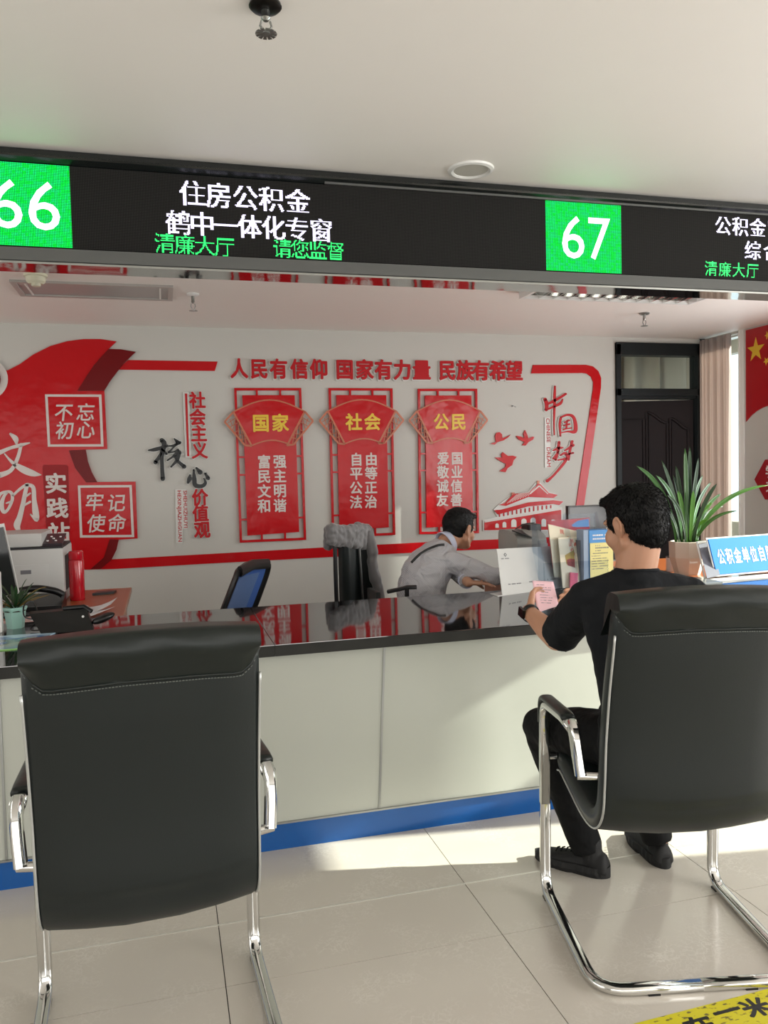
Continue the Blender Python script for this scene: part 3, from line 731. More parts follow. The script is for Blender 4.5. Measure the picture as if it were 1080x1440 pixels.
# ================================================================ overhead display
YS = 3.02
m_led = bpy.data.materials.new('led_matrix_off'); m_led.use_nodes = True
def led_mat(m, base, lit, glow, noise_amt=0.0, lit2=None):
    nt = m.node_tree; b = nt.nodes['Principled BSDF']; L = nt.links.new
    tc = nt.nodes.new('ShaderNodeTexCoord'); sp = nt.nodes.new('ShaderNodeSeparateXYZ'); L(tc.outputs['Object'], sp.inputs[0])
    r = []
    for ax in ('X', 'Z'):
        mu = nt.nodes.new('ShaderNodeMath'); mu.operation = 'MULTIPLY'; mu.inputs[1].default_value = 1 / 0.0055; L(sp.outputs[ax], mu.inputs[0])
        fr_ = nt.nodes.new('ShaderNodeMath'); fr_.operation = 'FRACT'; L(mu.outputs[0], fr_.inputs[0])
        a = nt.nodes.new('ShaderNodeMath'); a.operation = 'SUBTRACT'; a.inputs[1].default_value = 0.5; L(fr_.outputs[0], a.inputs[0])
        q = nt.nodes.new('ShaderNodeMath'); q.operation = 'POWER'; q.inputs[1].default_value = 2; L(a.outputs[0], q.inputs[0]); r.append(q)
    ad = nt.nodes.new('ShaderNodeMath'); ad.operation = 'ADD'; L(r[0].outputs[0], ad.inputs[0]); L(r[1].outputs[0], ad.inputs[1])
    lt = nt.nodes.new('ShaderNodeMath'); lt.operation = 'LESS_THAN'; lt.inputs[1].default_value = 0.13 if glow else 0.06; L(ad.outputs[0], lt.inputs[0])
    mx = nt.nodes.new('ShaderNodeMix'); mx.data_type = 'RGBA'; mx.inputs[6].default_value = lin(base); mx.inputs[7].default_value = lin(lit)
    L(lt.outputs[0], mx.inputs[0]); b.inputs['Roughness'].default_value = 0.7; b.inputs['Specular IOR Level'].default_value = 0.12
    if glow:
        if lit2:
            wn = nt.nodes.new('ShaderNodeTexWhiteNoise'); sc_ = nt.nodes.new('ShaderNodeVectorMath'); sc_.operation = 'SCALE'; sc_.inputs['Scale'].default_value = 1 / 0.011
            fl_ = nt.nodes.new('ShaderNodeVectorMath'); fl_.operation = 'FLOOR'; L(tc.outputs['Object'], sc_.inputs[0]); L(sc_.outputs[0], fl_.inputs[0]); L(fl_.outputs[0], wn.inputs['Vector'])
            m2 = nt.nodes.new('ShaderNodeMix'); m2.data_type = 'RGBA'; m2.inputs[6].default_value = lin(lit); m2.inputs[7].default_value = lin(lit2); L(wn.outputs['Value'], m2.inputs[0]); L(m2.outputs[2], mx.inputs[7])
        L(mx.outputs[2], b.inputs['Emission Color']); b.inputs['Emission Strength'].default_value = glow; b.inputs['Base Color'].default_value = (0, 0, 0, 1)
    else:
        L(mx.outputs[2], b.inputs['Base Color'])
    return m
led_mat(m_led, (0.085, 0.083, 0.08), (0.22, 0.215, 0.21), 0)
m_grn = bpy.data.materials.new('led_green'); m_grn.use_nodes = True; led_mat(m_grn, (0.0, 0.50, 0.14), (0.0, 0.93, 0.22), 2.0, lit2=(0.12, 0.85, 0.52))
m_lw = mat('led_white', (0.90, 0.88, 1.0), 0.5, emit=1.15, var=0.02)
m_lg = mat('led_text_green', (0.15, 0.95, 0.45), 0.5, emit=0.95, var=0.25, vscale=120)
m_sblk = mat('sign_black_gloss', (0.07, 0.085, 0.085), 0.22, coat=0.3)
m_sgry = mat('sign_grey_metal', (0.36, 0.365, 0.36), 0.35, metal=0.25)
m_mirror = mat('mirror_steel', (0.66, 0.67, 0.66), 0.05, metal=1.0, bump=0.08, bscale=2.5, bdist=0.02)
sg = thing('led_display', 'long black overhead LED display board with green number blocks, hung under ceiling', 'display', (0.9, YS + 0.05, 2.3))
SX0, SX1 = -4.0, 4.6
ZT, ZB = 2.457, 2.176
MB().box(SX0, SX1, YS + 0.002, YS + 0.10, 2.122, ZC - 0.002).build('casing', m_sblk, sg)
MB().box(SX0, SX1, YS - 0.004, YS + 0.002, ZB, ZT).build('screen', m_led, sg)
MB().prism([(SX0, YS + 0.002, 2.492), (SX0, YS - 0.028, 2.480), (SX0, YS - 0.024, 2.474), (SX0, YS + 0.002, 2.458)], X_ * (SX1 - SX0)).build('upper_trim', m_sblk, sg)
MB().box(0.62, SX1, YS - 0.012, YS - 0.003, 2.459, 2.474).build('grey_strip', m_sgry, sg)
MB().prism([(SX0, YS + 0.002, 2.176), (SX0, YS - 0.02, 2.170), (SX0, YS - 0.026, 2.125), (SX0, YS + 0.002, 2.120)], X_ * (SX1 - SX0)).build('lower_trim', m_sgry, sg)
MB().box(SX0, SX1, YS - 0.026, YS + 0.10, 2.114, 2.1215).build('mirror_soffit', m_mirror, sg)

def raster(ch, n, bold):
    v, f, be, a, b = glyph(ch)
    tri = []
    for q in f:
        for i in range(1, len(q) - 1): tri.append((v[q[0]], v[q[i]], v[q[i + 1]]))
    out = set()
    for (a, b, c) in tri:
        x0 = min(a[0], b[0], c[0]); x1 = max(a[0], b[0], c[0]); y0 = min(a[1], b[1], c[1]); y1 = max(a[1], b[1], c[1])
        d = (b[1] - c[1]) * (a[0] - c[0]) + (c[0] - b[0]) * (a[1] - c[1])
        if abs(d) < 1e-12: continue
        for i in range(max(0, int(x0 * n) - 1), min(n, int(x1 * n) + 2)):
            for j in range(max(0, int((y0 + 0.12) * n) - 1), min(n, int((y1 + 0.12) * n) + 2)):
                x = (i + 0.5) / n; y = (j + 0.5) / n - 0.12
                l1 = ((b[1] - c[1]) * (x - c[0]) + (c[0] - b[0]) * (y - c[1])) / d; l2 = ((c[1] - a[1]) * (x - c[0]) + (a[0] - c[0]) * (y - c[1])) / d
                if l1 >= -0.001 and l2 >= -0.001 and l1 + l2 <= 1.001: out.add((i, j))
    if bold:
        out |= {(i + 1, j) for i, j in out}
    return out
def led_text(text, pxs, size, m, n, bold, name='led_text'):
    mb = MB()
    for ch, (px, py) in zip(text, pxs):
        P = at(px, py, YS - 0.005); s = size / n; q = s * 0.93
        for i, j in raster(ch, n, bold):
            x = P.x - size / 2 + i * s; z = P.z - size / 2 + j * s
            mb.add([(x, YS - 0.006, z), (x + q, YS - 0.006, z), (x + q, YS - 0.006, z + q), (x, YS - 0.006, z + q)], [(0, 1, 2, 3)])
    mb.build(name, m, sg)
def span(p0, p1, n): return [(p0[0] + (p1[0] - p0[0]) * k / (n - 1), p0[1] + (p1[1] - p0[1]) * k / (n - 1)) for k in range(n)]
led_text('住房公积金', span((270, 272), (418, 283), 5), 0.096, m_lw, 24, 0.022)
led_text('鹤中一体化专窗', span((250, 313), (451, 324), 7), 0.092, m_lw, 24, 0.022)
led_text('清廉大厅', span((232, 342), (316, 347), 4), 0.076, m_lg, 20, 0.0)
led_text('请您监督', span((397, 349.5), (472, 353), 4), 0.074, m_lg, 20, 0.0)
led_text('公积金窗口', span((1016, 317), (1114, 323.5), 5), 0.086, m_lw, 24, 0.022)
led_text('综合', span((1058, 352), (1084, 353.5), 2), 0.086, m_lw, 24, 0.022)
led_text('清廉大厅', span((1000, 377.5), (1058, 380.5), 4), 0.068, m_lg, 20, 0.0)
def block(xa, xb, txt, cx, hh, ww):
    MB().box(xa, xb, YS - 0.0056, YS - 0.004, ZB + 0.002, ZT).build('number_block', m_grn, sg)
    mb = MB(); tot = len(txt) * ww
    for i, ch in enumerate(txt):
        put_glyph(mb, ch, (cx - tot / 2 + ww * (i + 0.5), YS - 0.0058, (ZT + ZB) / 2 + 0.002), X_, Z_, NY, ww * 0.84, hh, 0.001, bold=0.0, cjk=False)
    mb.build('number', m_lw, sg)
block(-0.575, -0.2785, '66', -0.425, 0.165, 0.120)
b0 = at(767, 333, YS).x; b1 = at(872.5, 338, YS).x
block(b0, b1, '67', (b0 + b1) / 2 + 0.01, 0.172, 0.120)

# ================================================================ ceiling fittings
def sprinkler(px, py, drop, label, plate, m=m_steel):
    p = onz(px, py, ZC); r = thing('sprinkler', label, 'sprinkler', p, 'ceiling sprinklers')
    MB().lathe(p, [(0.038, 0), (0.040, -0.006), (0.034, -0.012), (0.018, -0.016)], 20).build('escutcheon', plate, r, smooth=True)
    MB().lathe(p, [(0.011, -0.010), (0.010, -drop * 0.40), (0.012, -drop * 0.45), (0.006, -drop * 0.55)], 12).build('body', m, r, smooth=True)
    a = MB()
    for s in (-1, 1):
        a.tube([p + Vector((s * 0.010, 0, -drop * 0.55)), p + Vector((s * 0.014, 0, -drop * 0.72)), p + Vector((s * 0.004, 0, -drop * 0.92))], 0.003, 6)
    a.build('yoke', m, r, smooth=True)
    d = MB()
    for k in range(12):
        a0 = 2 * PI * k / 12; u = Vector((math.cos(a0), math.sin(a0), 0)); v = Vector((-u.y, u.x, 0)); q = p + Vector((0, 0, -drop * 0.95))
        d.prism([q + v * 0.002, q + u * 0.026 + v * 0.005 - Z_ * 0.002, q + u * 0.026 - v * 0.005 - Z_ * 0.002, q - v * 0.002], Z_ * 0.0015)
    d.lathe(p + Vector((0, 0, -drop * 0.95)), [(0.010, -0.002), (0.010, 0.003)], 12)
    d.build('deflector', m, r)
sprinkler(373, 6, 0.072, 'steel sprinkler head hanging from ceiling nearest the camera', mat('dark_bronze', (0.14, 0.13, 0.12), 0.3, metal=0.8))
sprinkler(271, 413, 0.11, 'sprinkler head on ceiling beside the long recessed light, below display board', m_white)
sprinkler(906, 440, 0.10, 'sprinkler head on the ceiling above the dark door', m_steel)
p = onz(662, 238, ZC)
r = thing('downlight', 'round white recessed downlight in ceiling just above the display board', 'ceiling light', p)
MB().lathe(p, [(0.068, 0.0), (0.088, 0.0), (0.086, -0.007), (0.074, -0.010), (0.066, -0.006), (0.064, 0.0)], 32).build('trim_ring', m_white, r, smooth=True)
MB().lathe(p, [(0.065, -0.004), (0.064, -0.003)], 28).build('diffuser', mat('diffuser_frost', (0.72, 0.71, 0.68), 0.6), r)
p = onz(50, 386, ZC)
r = thing('smoke_detector', 'small round cream smoke detector on ceiling by the long light', 'smoke detector', p)
MB().lathe(p, [(0.062, 0.0), (0.062, -0.012), (0.056, -0.016)], 24).build('base', mat('detector_cream', (0.80, 0.79, 0.70), 0.45), r, smooth=True)
MB().lathe(p, [(0.054, -0.014), (0.050, -0.040), (0.036, -0.052), (0.030, -0.050)], 24).build('housing', MATS['detector_cream'], r, smooth=True)
MB().lathe(p, [(0.026, -0.046), (0.024, -0.064), (0.012, -0.067)], 20).build('sensor_cap', MATS['detector_cream'], r, smooth=True)
# long recessed panel light
r = thing('recessed_light', 'long unlit recessed panel light in ceiling at left behind display board', 'ceiling light', (-0.35, 5.18, ZC))
x0, x1, y0, y1 = -0.805, 0.092, 4.985, 5.365
f = MB(); t = 0.03
f.box(x0, x1, y0, y0 + t, ZC - 0.014, ZC).box(x0, x1, y1 - t, y1, ZC - 0.014, ZC).box(x0, x0 + t, y0 + t, y1 - t, ZC - 0.014, ZC).box(x1 - t, x1, y0 + t, y1 - t, ZC - 0.014, ZC)
f.build('frame', mat('lamp_frame', (0.66, 0.64, 0.62), 0.4), r)
MB().box(x0 + t, x1 - t, y0 + t, y1 - t, ZC - 0.006, ZC - 0.002).build('diffuser', mat('diffuser_panel', (0.62, 0.62, 0.61), 0.35), r)
MB().box(x0 + t + 0.04, x0 + t + 0.05, y0 + t, y1 - t, ZC - 0.011, ZC - 0.006).build('end_rib', m_frame, r)
MB().box(x1 - t - 0.05, x1 - t - 0.04, y0 + t, y1 - t, ZC - 0.011, ZC - 0.006).build('end_rib', m_frame, r)
# louvre light
r = thing('louvre_light', 'white ceiling light with rows of metal louvres behind display board at right', 'ceiling light', (2.9, 4.55, ZC))
x0, x1, y0, y1 = 2.25, 3.52, 4.50, 4.82
f = MB(); t = 0.022
f.box(x0, x1, y0, y0 + t, ZC - 0.045, ZC).box(x0, x1, y1 - t, y1, ZC - 0.045, ZC).box(x0, x0 + t, y0 + t, y1 - t, ZC - 0.045, ZC).box(x1 - t, x1, y0 + t, y1 - t, ZC - 0.045, ZC)
f.build('frame', m_white, r)
MB().box(x0 + t, x1 - t, y0 + t, y1 - t, ZC - 0.004, ZC - 0.001).build('reflector', m_white, r)
for k in range(1, 12):
    x = x0 + t + (x1 - x0 - 2 * t) * k / 12
    MB().prism([(x - 0.010, y0 + t, ZC - 0.005), (x + 0.010, y0 + t, ZC - 0.005), (x, y0 + t, ZC - 0.043)], Y_ * (y1 - y0 - 2 * t)).build('louvre', m_chrome, r)
for yy in (y0 + 0.11, y0 + 0.21):
    MB().box(x0 + t, x1 - t, yy, yy + 0.004, ZC - 0.042, ZC - 0.005).build('divider', m_chrome, r)

# ================================================================ counter
m_lam = mat('white_laminate', (0.70, 0.712, 0.675), 0.26, var=0.015)
m_blue = mat('blue_skirting', (0.03, 0.32, 0.60), 0.2, var=0.04)
m_edge = mat('dark_gap', (0.08, 0.08, 0.08), 0.6)
def granite():
    m = mat('black_granite', (0.035, 0.036, 0.04), 0.045, spec=0.9)
    nt = m.node_tree; b = nt.nodes['Principled BSDF']
    tc = nt.nodes.new('ShaderNodeTexCoord'); vo = nt.nodes.new('ShaderNodeTexVoronoi'); vo.inputs['Scale'].default_value = 42
    lt = nt.nodes.new('ShaderNodeMath'); lt.operation = 'LESS_THAN'; lt.inputs[1].default_value = 0.055
    n = nt.nodes.new('ShaderNodeTexNoise'); n.inputs['Scale'].default_value = 5; gt_ = nt.nodes.new('ShaderNodeMath'); gt_.operation = 'GREATER_THAN'; gt_.inputs[1].default_value = 0.5
    mu = nt.nodes.new('ShaderNodeMath'); mu.operation = 'MULTIPLY'; mx = nt.nodes.new('ShaderNodeMix'); mx.data_type = 'RGBA'
    mx.inputs[6].default_value = (0.006, 0.0062, 0.007, 1); mx.inputs[7].default_value = (0.45, 0.43, 0.38, 1); L = nt.links.new
    L(tc.outputs['Object'], vo.inputs['Vector']); L(vo.outputs['Distance'], lt.inputs[0]); L(tc.outputs['Object'], n.inputs['Vector']); L(n.outputs['Fac'], gt_.inputs[0])
    L(lt.outputs[0], mu.inputs[0]); L(gt_.outputs[0], mu.inputs[1]); L(mu.outputs[0], mx.inputs[0]); L(mx.outputs[2], b.inputs['Base Color'])
    b.inputs['IOR'].default_value = 2.1
    return m
m_gran = granite()
YC0, YC1 = 2.855, 3.725
CX0, CX1 = -3.2, 4.2
cn = thing('reception_counter', 'long white panelled reception counter with blue skirting across the room', 'counter', (0.5, 3.3, 0))
MB().box(CX0, CX1, 2.90, 3.69, 0.0, CT - 0.045).build('carcass', m_edge, cn)
joints = [CX0, -2.05, -0.555, 0.774, 2.12, 3.2, CX1]
JB = {0.774: at(533, 1133, 2.885).x, -0.555: at(9, 1198, 2.885).x}
for a, b in zip(joints[:-1], joints[1:]):
    a2 = JB.get(a, a); b2 = JB.get(b, b)
    MB().prism([(a + 0.0015, 2.885, CT - 0.043), (b - 0.0015, 2.885, CT - 0.043), (b2 - 0.0015, 2.885, 0.105), (a2 + 0.0015, 2.885, 0.105)], Y_ * 0.015).build('front_panel', m_lam, cn)
for a in joints[1:-1]:
    MB().prism([(a - 0.004, 2.880, CT - 0.043), (a + 0.004, 2.880, CT - 0.043), (JB.get(a, a) + 0.004, 2.880, 0.107), (JB.get(a, a) - 0.004, 2.880, 0.107)], Y_ * 0.012).build('joint_strip', m_steel, cn)
MB().box(CX0, CX1, 2.889, 2.900, 0.0, 0.098).build('skirting', m_blue, cn)
MB().box(CX0, CX1, 2.878, 2.892, 0.098, 0.105).build('metal_edge', m_steel, cn)
m_eband = mat('worn_stone_edge', (0.17, 0.17, 0.16), 0.55, spec=0.25, var=0.55, vscale=9, detail=8)
wt = thing('counter_worktop', 'polished black granite worktop running along the reception counter', 'worktop', (0.5, 3.3, CT))
tops = [CX0, -1.1, 0.36, 2.35, CX1]
for a, b in zip(tops[:-1], tops[1:]):
    MB().box(a + 0.0006, b - 0.0006, YC0, YC1, CT - 0.042, CT, 0.002).build('granite_slab', m_gran, wt)
    MB().box(a + 0.0006, b - 0.0006, YC0 - 0.0035, YC0 + 0.001, CT - 0.041, CT - 0.002).build('edge_band', m_eband, wt)

# ================================================================ visitor chairs
m_leath = mat('black_leather', (0.105, 0.128, 0.126), 0.42, spec=0.35, var=0.08, bump=0.25, bscale=350, bdist=0.001)
m_leath2 = mat('black_leather_flap', (0.085, 0.11, 0.10), 0.34, spec=0.35, var=0.1, bump=0.3, bscale=14, bdist=0.006)
m_thread = mat('stitching', (0.34, 0.36, 0.34), 0.6)
m_pipe = mat('silver_piping', (0.75, 0.76, 0.75), 0.3, metal=0.6)
def visitor_chair(label, loc, rz, group):
    r = thing('visitor_chair', label, 'chair', loc, group, local=True)
    r.rotation_euler = (0, 0, rz)
    H = 0.2775
    # chrome frame: one tube from left armrest end round the base to the right
    for s in (-1, 1):
        path = fillet([(s * 0.10 * 0, -0.275, 0.0135), (s * H, -0.275, 0.0135), (s * H, 0.245, 0.0135), (s * H, 0.235, 0.300), (s * H, 0.225, 0.632), (s * (H + .004), -0.02, 0.655), (s * (H + .004), -0.095, 0.650)], [0, 0.09, 0.07, 0, 0.06, 0.02, 0], 6)
        MB().tube(path, 0.0175, 12, r2=0.0125, side=(0, 1, 0), power=0.7).build('frame_side', m_chrome, r, smooth='all')
        # bracket dropping from the armrest to the shell
        b = MB().tube(crv([(s * (H + .003), -0.085, 0.655), (s * (H + .004), -0.112, 0.640), (s * (H + .002), -0.125, 0.60), (s * (H - .002), -0.135, 0.552), (s * (H - .004), -0.140, 0.532)], 4), 0.024, 10, r2=0.015, side=(0, 0.2, -1), power=0.7)
        b.tube([(s * (H + .004), -0.137, 0.531), (s * 0.215, -0.155, 0.531)], 0.011, 10)
        b.build('arm_bracket', m_chrome, r, smooth=True)
        MB().tube(fillet([(s * H, 0.233, 0.565), (s * H, 0.229, 0.652), (s * (H + .002), -0.02, 0.668), (s * (H + .003), -0.055, 0.664)], 0.05, 6), 0.020, 12, r2=0.010, side=(1, 0, 0), power=0.7).build('arm_pad', m_leath2, r, smooth='all')
        MB().tube([(s * H, 0.236, 0.452), (s * 0.238, 0.236, 0.452)], 0.012, 10).build('seat_bolt', m_chrome, r, smooth=True)
        for xx, yy in ((s * H, 0.205), (s * 0.13, -0.275)):
            MB().box(xx - 0.016, xx + 0.016, yy - 0.015, yy + 0.015, -0.0, 0.005).build('foot_pad', m_black, r)
    # L-shaped padded shell
    prof = crv([(-0.302, 1.028), (-0.285, 0.94), (-0.245, 0.80), (-0.215, 0.66), (-0.200, 0.54), (-0.180, 0.455), (-0.120, 0.405), (-0.02, 0.398), (0.10, 0.420), (0.20, 0.440), (0.245, 0.432)], 6)
    T = 0.030; rows = []
    ns = len(prof)
    def nrm(i):
        a = prof[max(i - 1, 0)]; b = prof[min(i + 1, ns - 1)]; d = Vector((0, b[0] - a[0], b[1] - a[1])).normalized(); return Vector((0, -d.z, d.y))  # towards sitter side
    sec = [(-1, 0.0), (-0.985, 0.75), (-0.93, 1.0), (-0.6, 1.12), (-0.25, 1.16), (0.25, 1.16), (0.6, 1.12), (0.93, 1.0), (0.985, 0.75), (1, 0.0), (0.985, -0.75), (0.93, -0.96), (0.6, -1.0), (0.25, -1.05), (-0.25, -1.05), (-0.6, -1.0), (-0.93, -0.96), (-0.985, -0.75)]
    mb = MB(); W = 0.236
    for i, (y, z) in enumerate(prof):
        n = nrm(i); t = T
        e = min(i, ns - 1 - i); k = 1.0 if e > 3 else (0.45, 0.75, 0.9, 0.97)[e]
        ww = W * (1.0 if e > 3 else (0.96, 0.985, 0.995, 1.0)[e]) * (1 + 0.02 * math.sin(PI * i / ns))
        row = []
        for a, b in sec:
            crown = 0.020 * (1 - a * a) * (1 if z > 0.5 else 0.3)
            top = 0.006 * (1 - a * a) if i == 0 else 0
            row.append(Vector((a * ww, y, z)) + n * (b * t * k) - Vector((0, crown, 0)) + Z_ * (0.011 * (1 - a * a) if z > 0.9 else 0) - Z_ * (0.018 * (1 - a * a) if 0.40 < z < 0.56 and y < -0.1 else 0))
        rows.append(row)
    mb.grid(rows, closed=True); n0 = len(sec); L = len(rows)
    mb.f.append(tuple(range(n0))); mb.f.append(tuple(range((L - 1) * n0, L * n0)))
    mb.build('padded_shell', m_leath, r, smooth=60)
    # flap folded over the top of the backrest
    rows = []; fp = crv([(-0.292, 0.952), (-0.305, 0.985), (-0.322, 1.020), (-0.318, 1.048), (-0.300, 1.058), (-0.275, 1.050), (-0.262, 1.020), (-0.250, 0.960), (-0.235, 0.93)], 5)
    NA = 24
    for i, (y, z) in enumerate(fp):
        row = []
        for k in range(NA + 1):
            a = -1 + 2 * k / NA; crown = 0.020 * (1 - a * a)
            lift = 0.055 * max(0.0, (abs(a) - 0.78) / 0.22) ** 2.2 * (1 if i < 10 else 0.0) * max(0, 1 - i / 10.0)
            bulge = 0.003 * math.sin(PI * min(i, 12) / 12)
            wv = 0.003 * math.sin(a * 9 + i * 0.4)
            row.append(Vector((a * 0.2345, y - crown - 0.027 - bulge - wv * 0.5 if i < 22 else y, z + lift + 0.011 * (1 - a * a))))
        rows.append(row)
    # shift front half so that it closes over the pad
    m = len(rows)
    for i in range(m):
        f_ = max(0, (i - m * 0.42) / (m * 0.58))
        for p_ in rows[i]: p_.y += f_ * 0.027 * 1.3
    ed = []
    for sgn, col in ((-1, 0), (1, NA)):
        pass
    fm = MB().grid(rows)
    for col in (0, NA):
        cpt = [rw[col] for rw in rows]; c0 = sum(cpt, Vector()) / len(cpt); base = len(fm.v)
        fm.v += [tuple(p_) for p_ in cpt] + [tuple(c0 + Vector((0.004 * (1 if col else -1), 0, 0)))]
        fm.f += [(base + q, base + q + 1, base + len(cpt)) for q in range(len(cpt) - 1)]
    flp = fm.build('headrest_flap', m_leath2, r, smooth='all')
    seam = [p_ + Vector((0, -0.001, 0.002)) for p_ in rows[0]]
    MB().tube(seam, 0.0035, 6).build('seam', m_leath2, flp, smooth='all')
    stt = MB()
    for off in (0.008, -0.007):
        for q in range(len(seam) * 3 - 3):
            a = q / 3.0; i = int(a); fr_ = a - i
            if i + 1 >= len(seam): break
            p_ = seam[i].lerp(seam[i + 1], fr_) + Vector((0, -0.0015, off)); d = (seam[i + 1] - seam[i]).normalized()
            stt.tube([p_, p_ + d * 0.0045], 0.0013, 4)
    stt.build('stitching', m_thread, flp, kind='stuff')
    # silver piping down both rear edges and along the seat
    for s in (-1, 1):
        pp = []
        for i, (y, z) in enumerate(prof):
            if z > 0.975 and i < 8: continue
            e = min(i, ns - 1 - i); n = nrm(i); pp.append(Vector((s * (W * 0.992 + 0.001), y, z)) - n * (T * 0.93))
        MB().tube(pp, 0.0032, 6).build('edge_piping', m_pipe, r, smooth='all')
    return r
visitor_chair('black leather chair with chrome cantilever frame, empty, at lower left', (-0.066, 2.02, 0), math.radians(2.5), 'black cantilever visitor chairs')
visitor_chair('black leather chair with chrome cantilever frame, man sitting in it', (1.365, 2.025, 0), math.radians(-12), 'black cantilever visitor chairs')

# floor tape
m_yel = bpy.data.materials.new('worn_yellow_tape'); m_yel.use_nodes = True
nt = m_yel.node_tree; b = nt.nodes['Principled BSDF']; tc = nt.nodes.new('ShaderNodeTexCoord'); n = nt.nodes.new('ShaderNodeTexNoise'); n.inputs['Scale'].default_value = 38; n.inputs['Detail'].default_value = 8
mp = nt.nodes.new('ShaderNodeMapping'); mp.inputs['Scale'].default_value = (1, 2.2, 1)
cr = nt.nodes.new('ShaderNodeValToRGB'); cr.color_ramp.elements[0].position = 0.56; cr.color_ramp.elements[0].color = lin((0.80, 0.76, 0.10)); cr.color_ramp.elements[1].position = 0.63; cr.color_ramp.elements[1].color = lin((0.42, 0.37, 0.16))
nt.links.new(tc.outputs['Object'], mp.inputs[0]); nt.links.new(mp.outputs[0], n.inputs['Vector']); nt.links.new(n.outputs['Fac'], cr.inputs[0]); nt.links.new(cr.outputs[0], b.inputs['Base Color']); b.inputs['Roughness'].default_value = 0.5
tp = MB()
q0 = onz(892, 1440, 0); q1 = onz(1080, 1391, 0); dv = (q1 - q0).normalized(); nv = Vector((dv.y, -dv.x, 0))
tpo = thing('waiting_line_tape', 'worn yellow floor tape with black characters by right chair', 'floor tape', q0)
tp.obox(q0, dv, nv, Z_, -0.12, 2.2, 0.0, 0.105, 0.0, 0.0012); tp.build('tape', m_yel, tpo)
for i, (px, py) in enumerate(((985, 1442), (1022, 1422), (1063, 1416))):
    g = MB(); P_ = onz(px, py, 0.0013)
    put_glyph(g, '在一米'[i], P_, dv, -nv, Z_, 0.080, 0.068, 0.0004, bold=0.035, shear=0.0); g.build('character', m_black, tpo)
for i, ch in enumerate('线外等候'):
    g = MB(); put_glyph(g, ch, onz(1063, 1416, 0.0013) + dv * (0.10 * (i + 1)), dv, -nv, Z_, 0.080, 0.068, 0.0004, bold=0.035); g.build('character', m_black, tpo)
# ================================================================ things on and behind the counter, left side
m_wood = mat('cherry_wood_desk', (0.62, 0.34, 0.18), 0.28, var=0.10, vscale=2.5, detail=6)
m_paper = mat('paper_white', (0.86, 0.86, 0.87), 0.7)
m_print = mat('printed_grey', (0.42, 0.42, 0.44), 0.7)
m_pbody = mat('printer_shell', (0.76, 0.76, 0.75), 0.4)
DZ2 = 0.742
def desk(label, x0, x1, y0, y1, loc):
    r = thing('office_desk', label, 'desk', loc)
    MB().box(x0, x1, y0, y1, DZ2 - 0.028, DZ2, 0.004).build('desktop', m_wood, r)
    MB().box(x0 + 0.03, x0 + 0.05, y0 + 0.04, y1 - 0.04, 0, DZ2 - 0.028).build('side_panel', m_wood, r)
    MB().box(x1 - 0.05, x1 - 0.03, y0 + 0.04, y1 - 0.04, 0, DZ2 - 0.028).build('side_panel', m_wood, r)
    MB().box(x0 + 0.05, x1 - 0.05, y0 + 0.10, y0 + 0.12, 0.2, DZ2 - 0.028).build('modesty_panel', m_wood, r)
    return r
desk('reddish wooden desk behind the counter under the printer', -1.9, -0.205, 3.735, 4.85, (-1.0, 4.3, 0))
desk('wooden desk behind the counter at right, under plant and monitor', 1.90, 4.35, 3.735, 4.75, (3.0, 4.2, 0))
# printer
r = thing('printer', 'light grey office printer on the wooden desk beside red flask', 'printer', (-0.75, 4.6, DZ2))
px0, px1, py0, py1 = -1.02, -0.515, 4.40, 4.80
MB().box(px0, px1, py0, py1, DZ2 + 0.005, 1.025, 0.012).build('body', m_pbody, r, smooth=30)
MB().box(px0 + 0.01, px1 - 0.10, py0 + 0.02, py1 - 0.02, 1.034, 1.105, 0.014).build('scanner_lid', m_pbody, r, smooth=30)
MB().box(px0 + 0.0, px1 - 0.004, py0 + 0.004, py1 - 0.01, 1.024, 1.034).build('seam_gap', mat('seam_dark', (0.15, 0.15, 0.16), 0.6), r)
MB().prism([(px1 - 0.10, py0 + 0.01, 1.036), (px1 - 0.005, py0 + 0.01, 1.036), (px1 - 0.005, py0 + 0.20, 1.075), (px1 - 0.10, py0 + 0.20, 1.075)], (0, 0.02, 0.012)).build('control_panel', mat('panel_dark_violet', (0.16, 0.13, 0.17), 0.35), r)
kb = MB()
for i, (a, b_) in enumerate(((0.02, 0.05), (0.045, 0.09), (0.06, 0.05), (0.075, 0.12), (0.03, 0.13))):
    kb.lathe((px1 - 0.10 + a, py0 + 0.01 + b_, 1.048 + b_ * 0.2), [(0.006, 0), (0.006, 0.006)], 10)
kb.build('buttons', m_white, r, kind='stuff')
MB().box(px0 + 0.08, px0 + 0.24, py0 - 0.002, py0 + 0.004, 0.955, 0.985, 0.0015).build('tray_slot', MATS['seam_dark'], r)
MB().box(px0 + 0.02, px1 - 0.07, py0 - 0.006, py0 + 0.002, 0.775, 0.945, 0.003).build('front_cover', m_pbody, r, smooth=30)
MB().box(px0 + 0.10, px0 + 0.22, py0 - 0.012, py0 - 0.004, 0.80, 0.875, 0.003).build('paper_tray', m_pbody, r)
MB().box(px0 + 0.30, px0 + 0.35, py0 - 0.008, py0 - 0.005, 0.90, 0.92).build('label_plate', m_print, r)
MB().box(px1 - 0.002, px1 + 0.003, py0 + 0.06, py0 + 0.30, 0.80, 0.98).build('side_vent', MATS['seam_dark'], r)
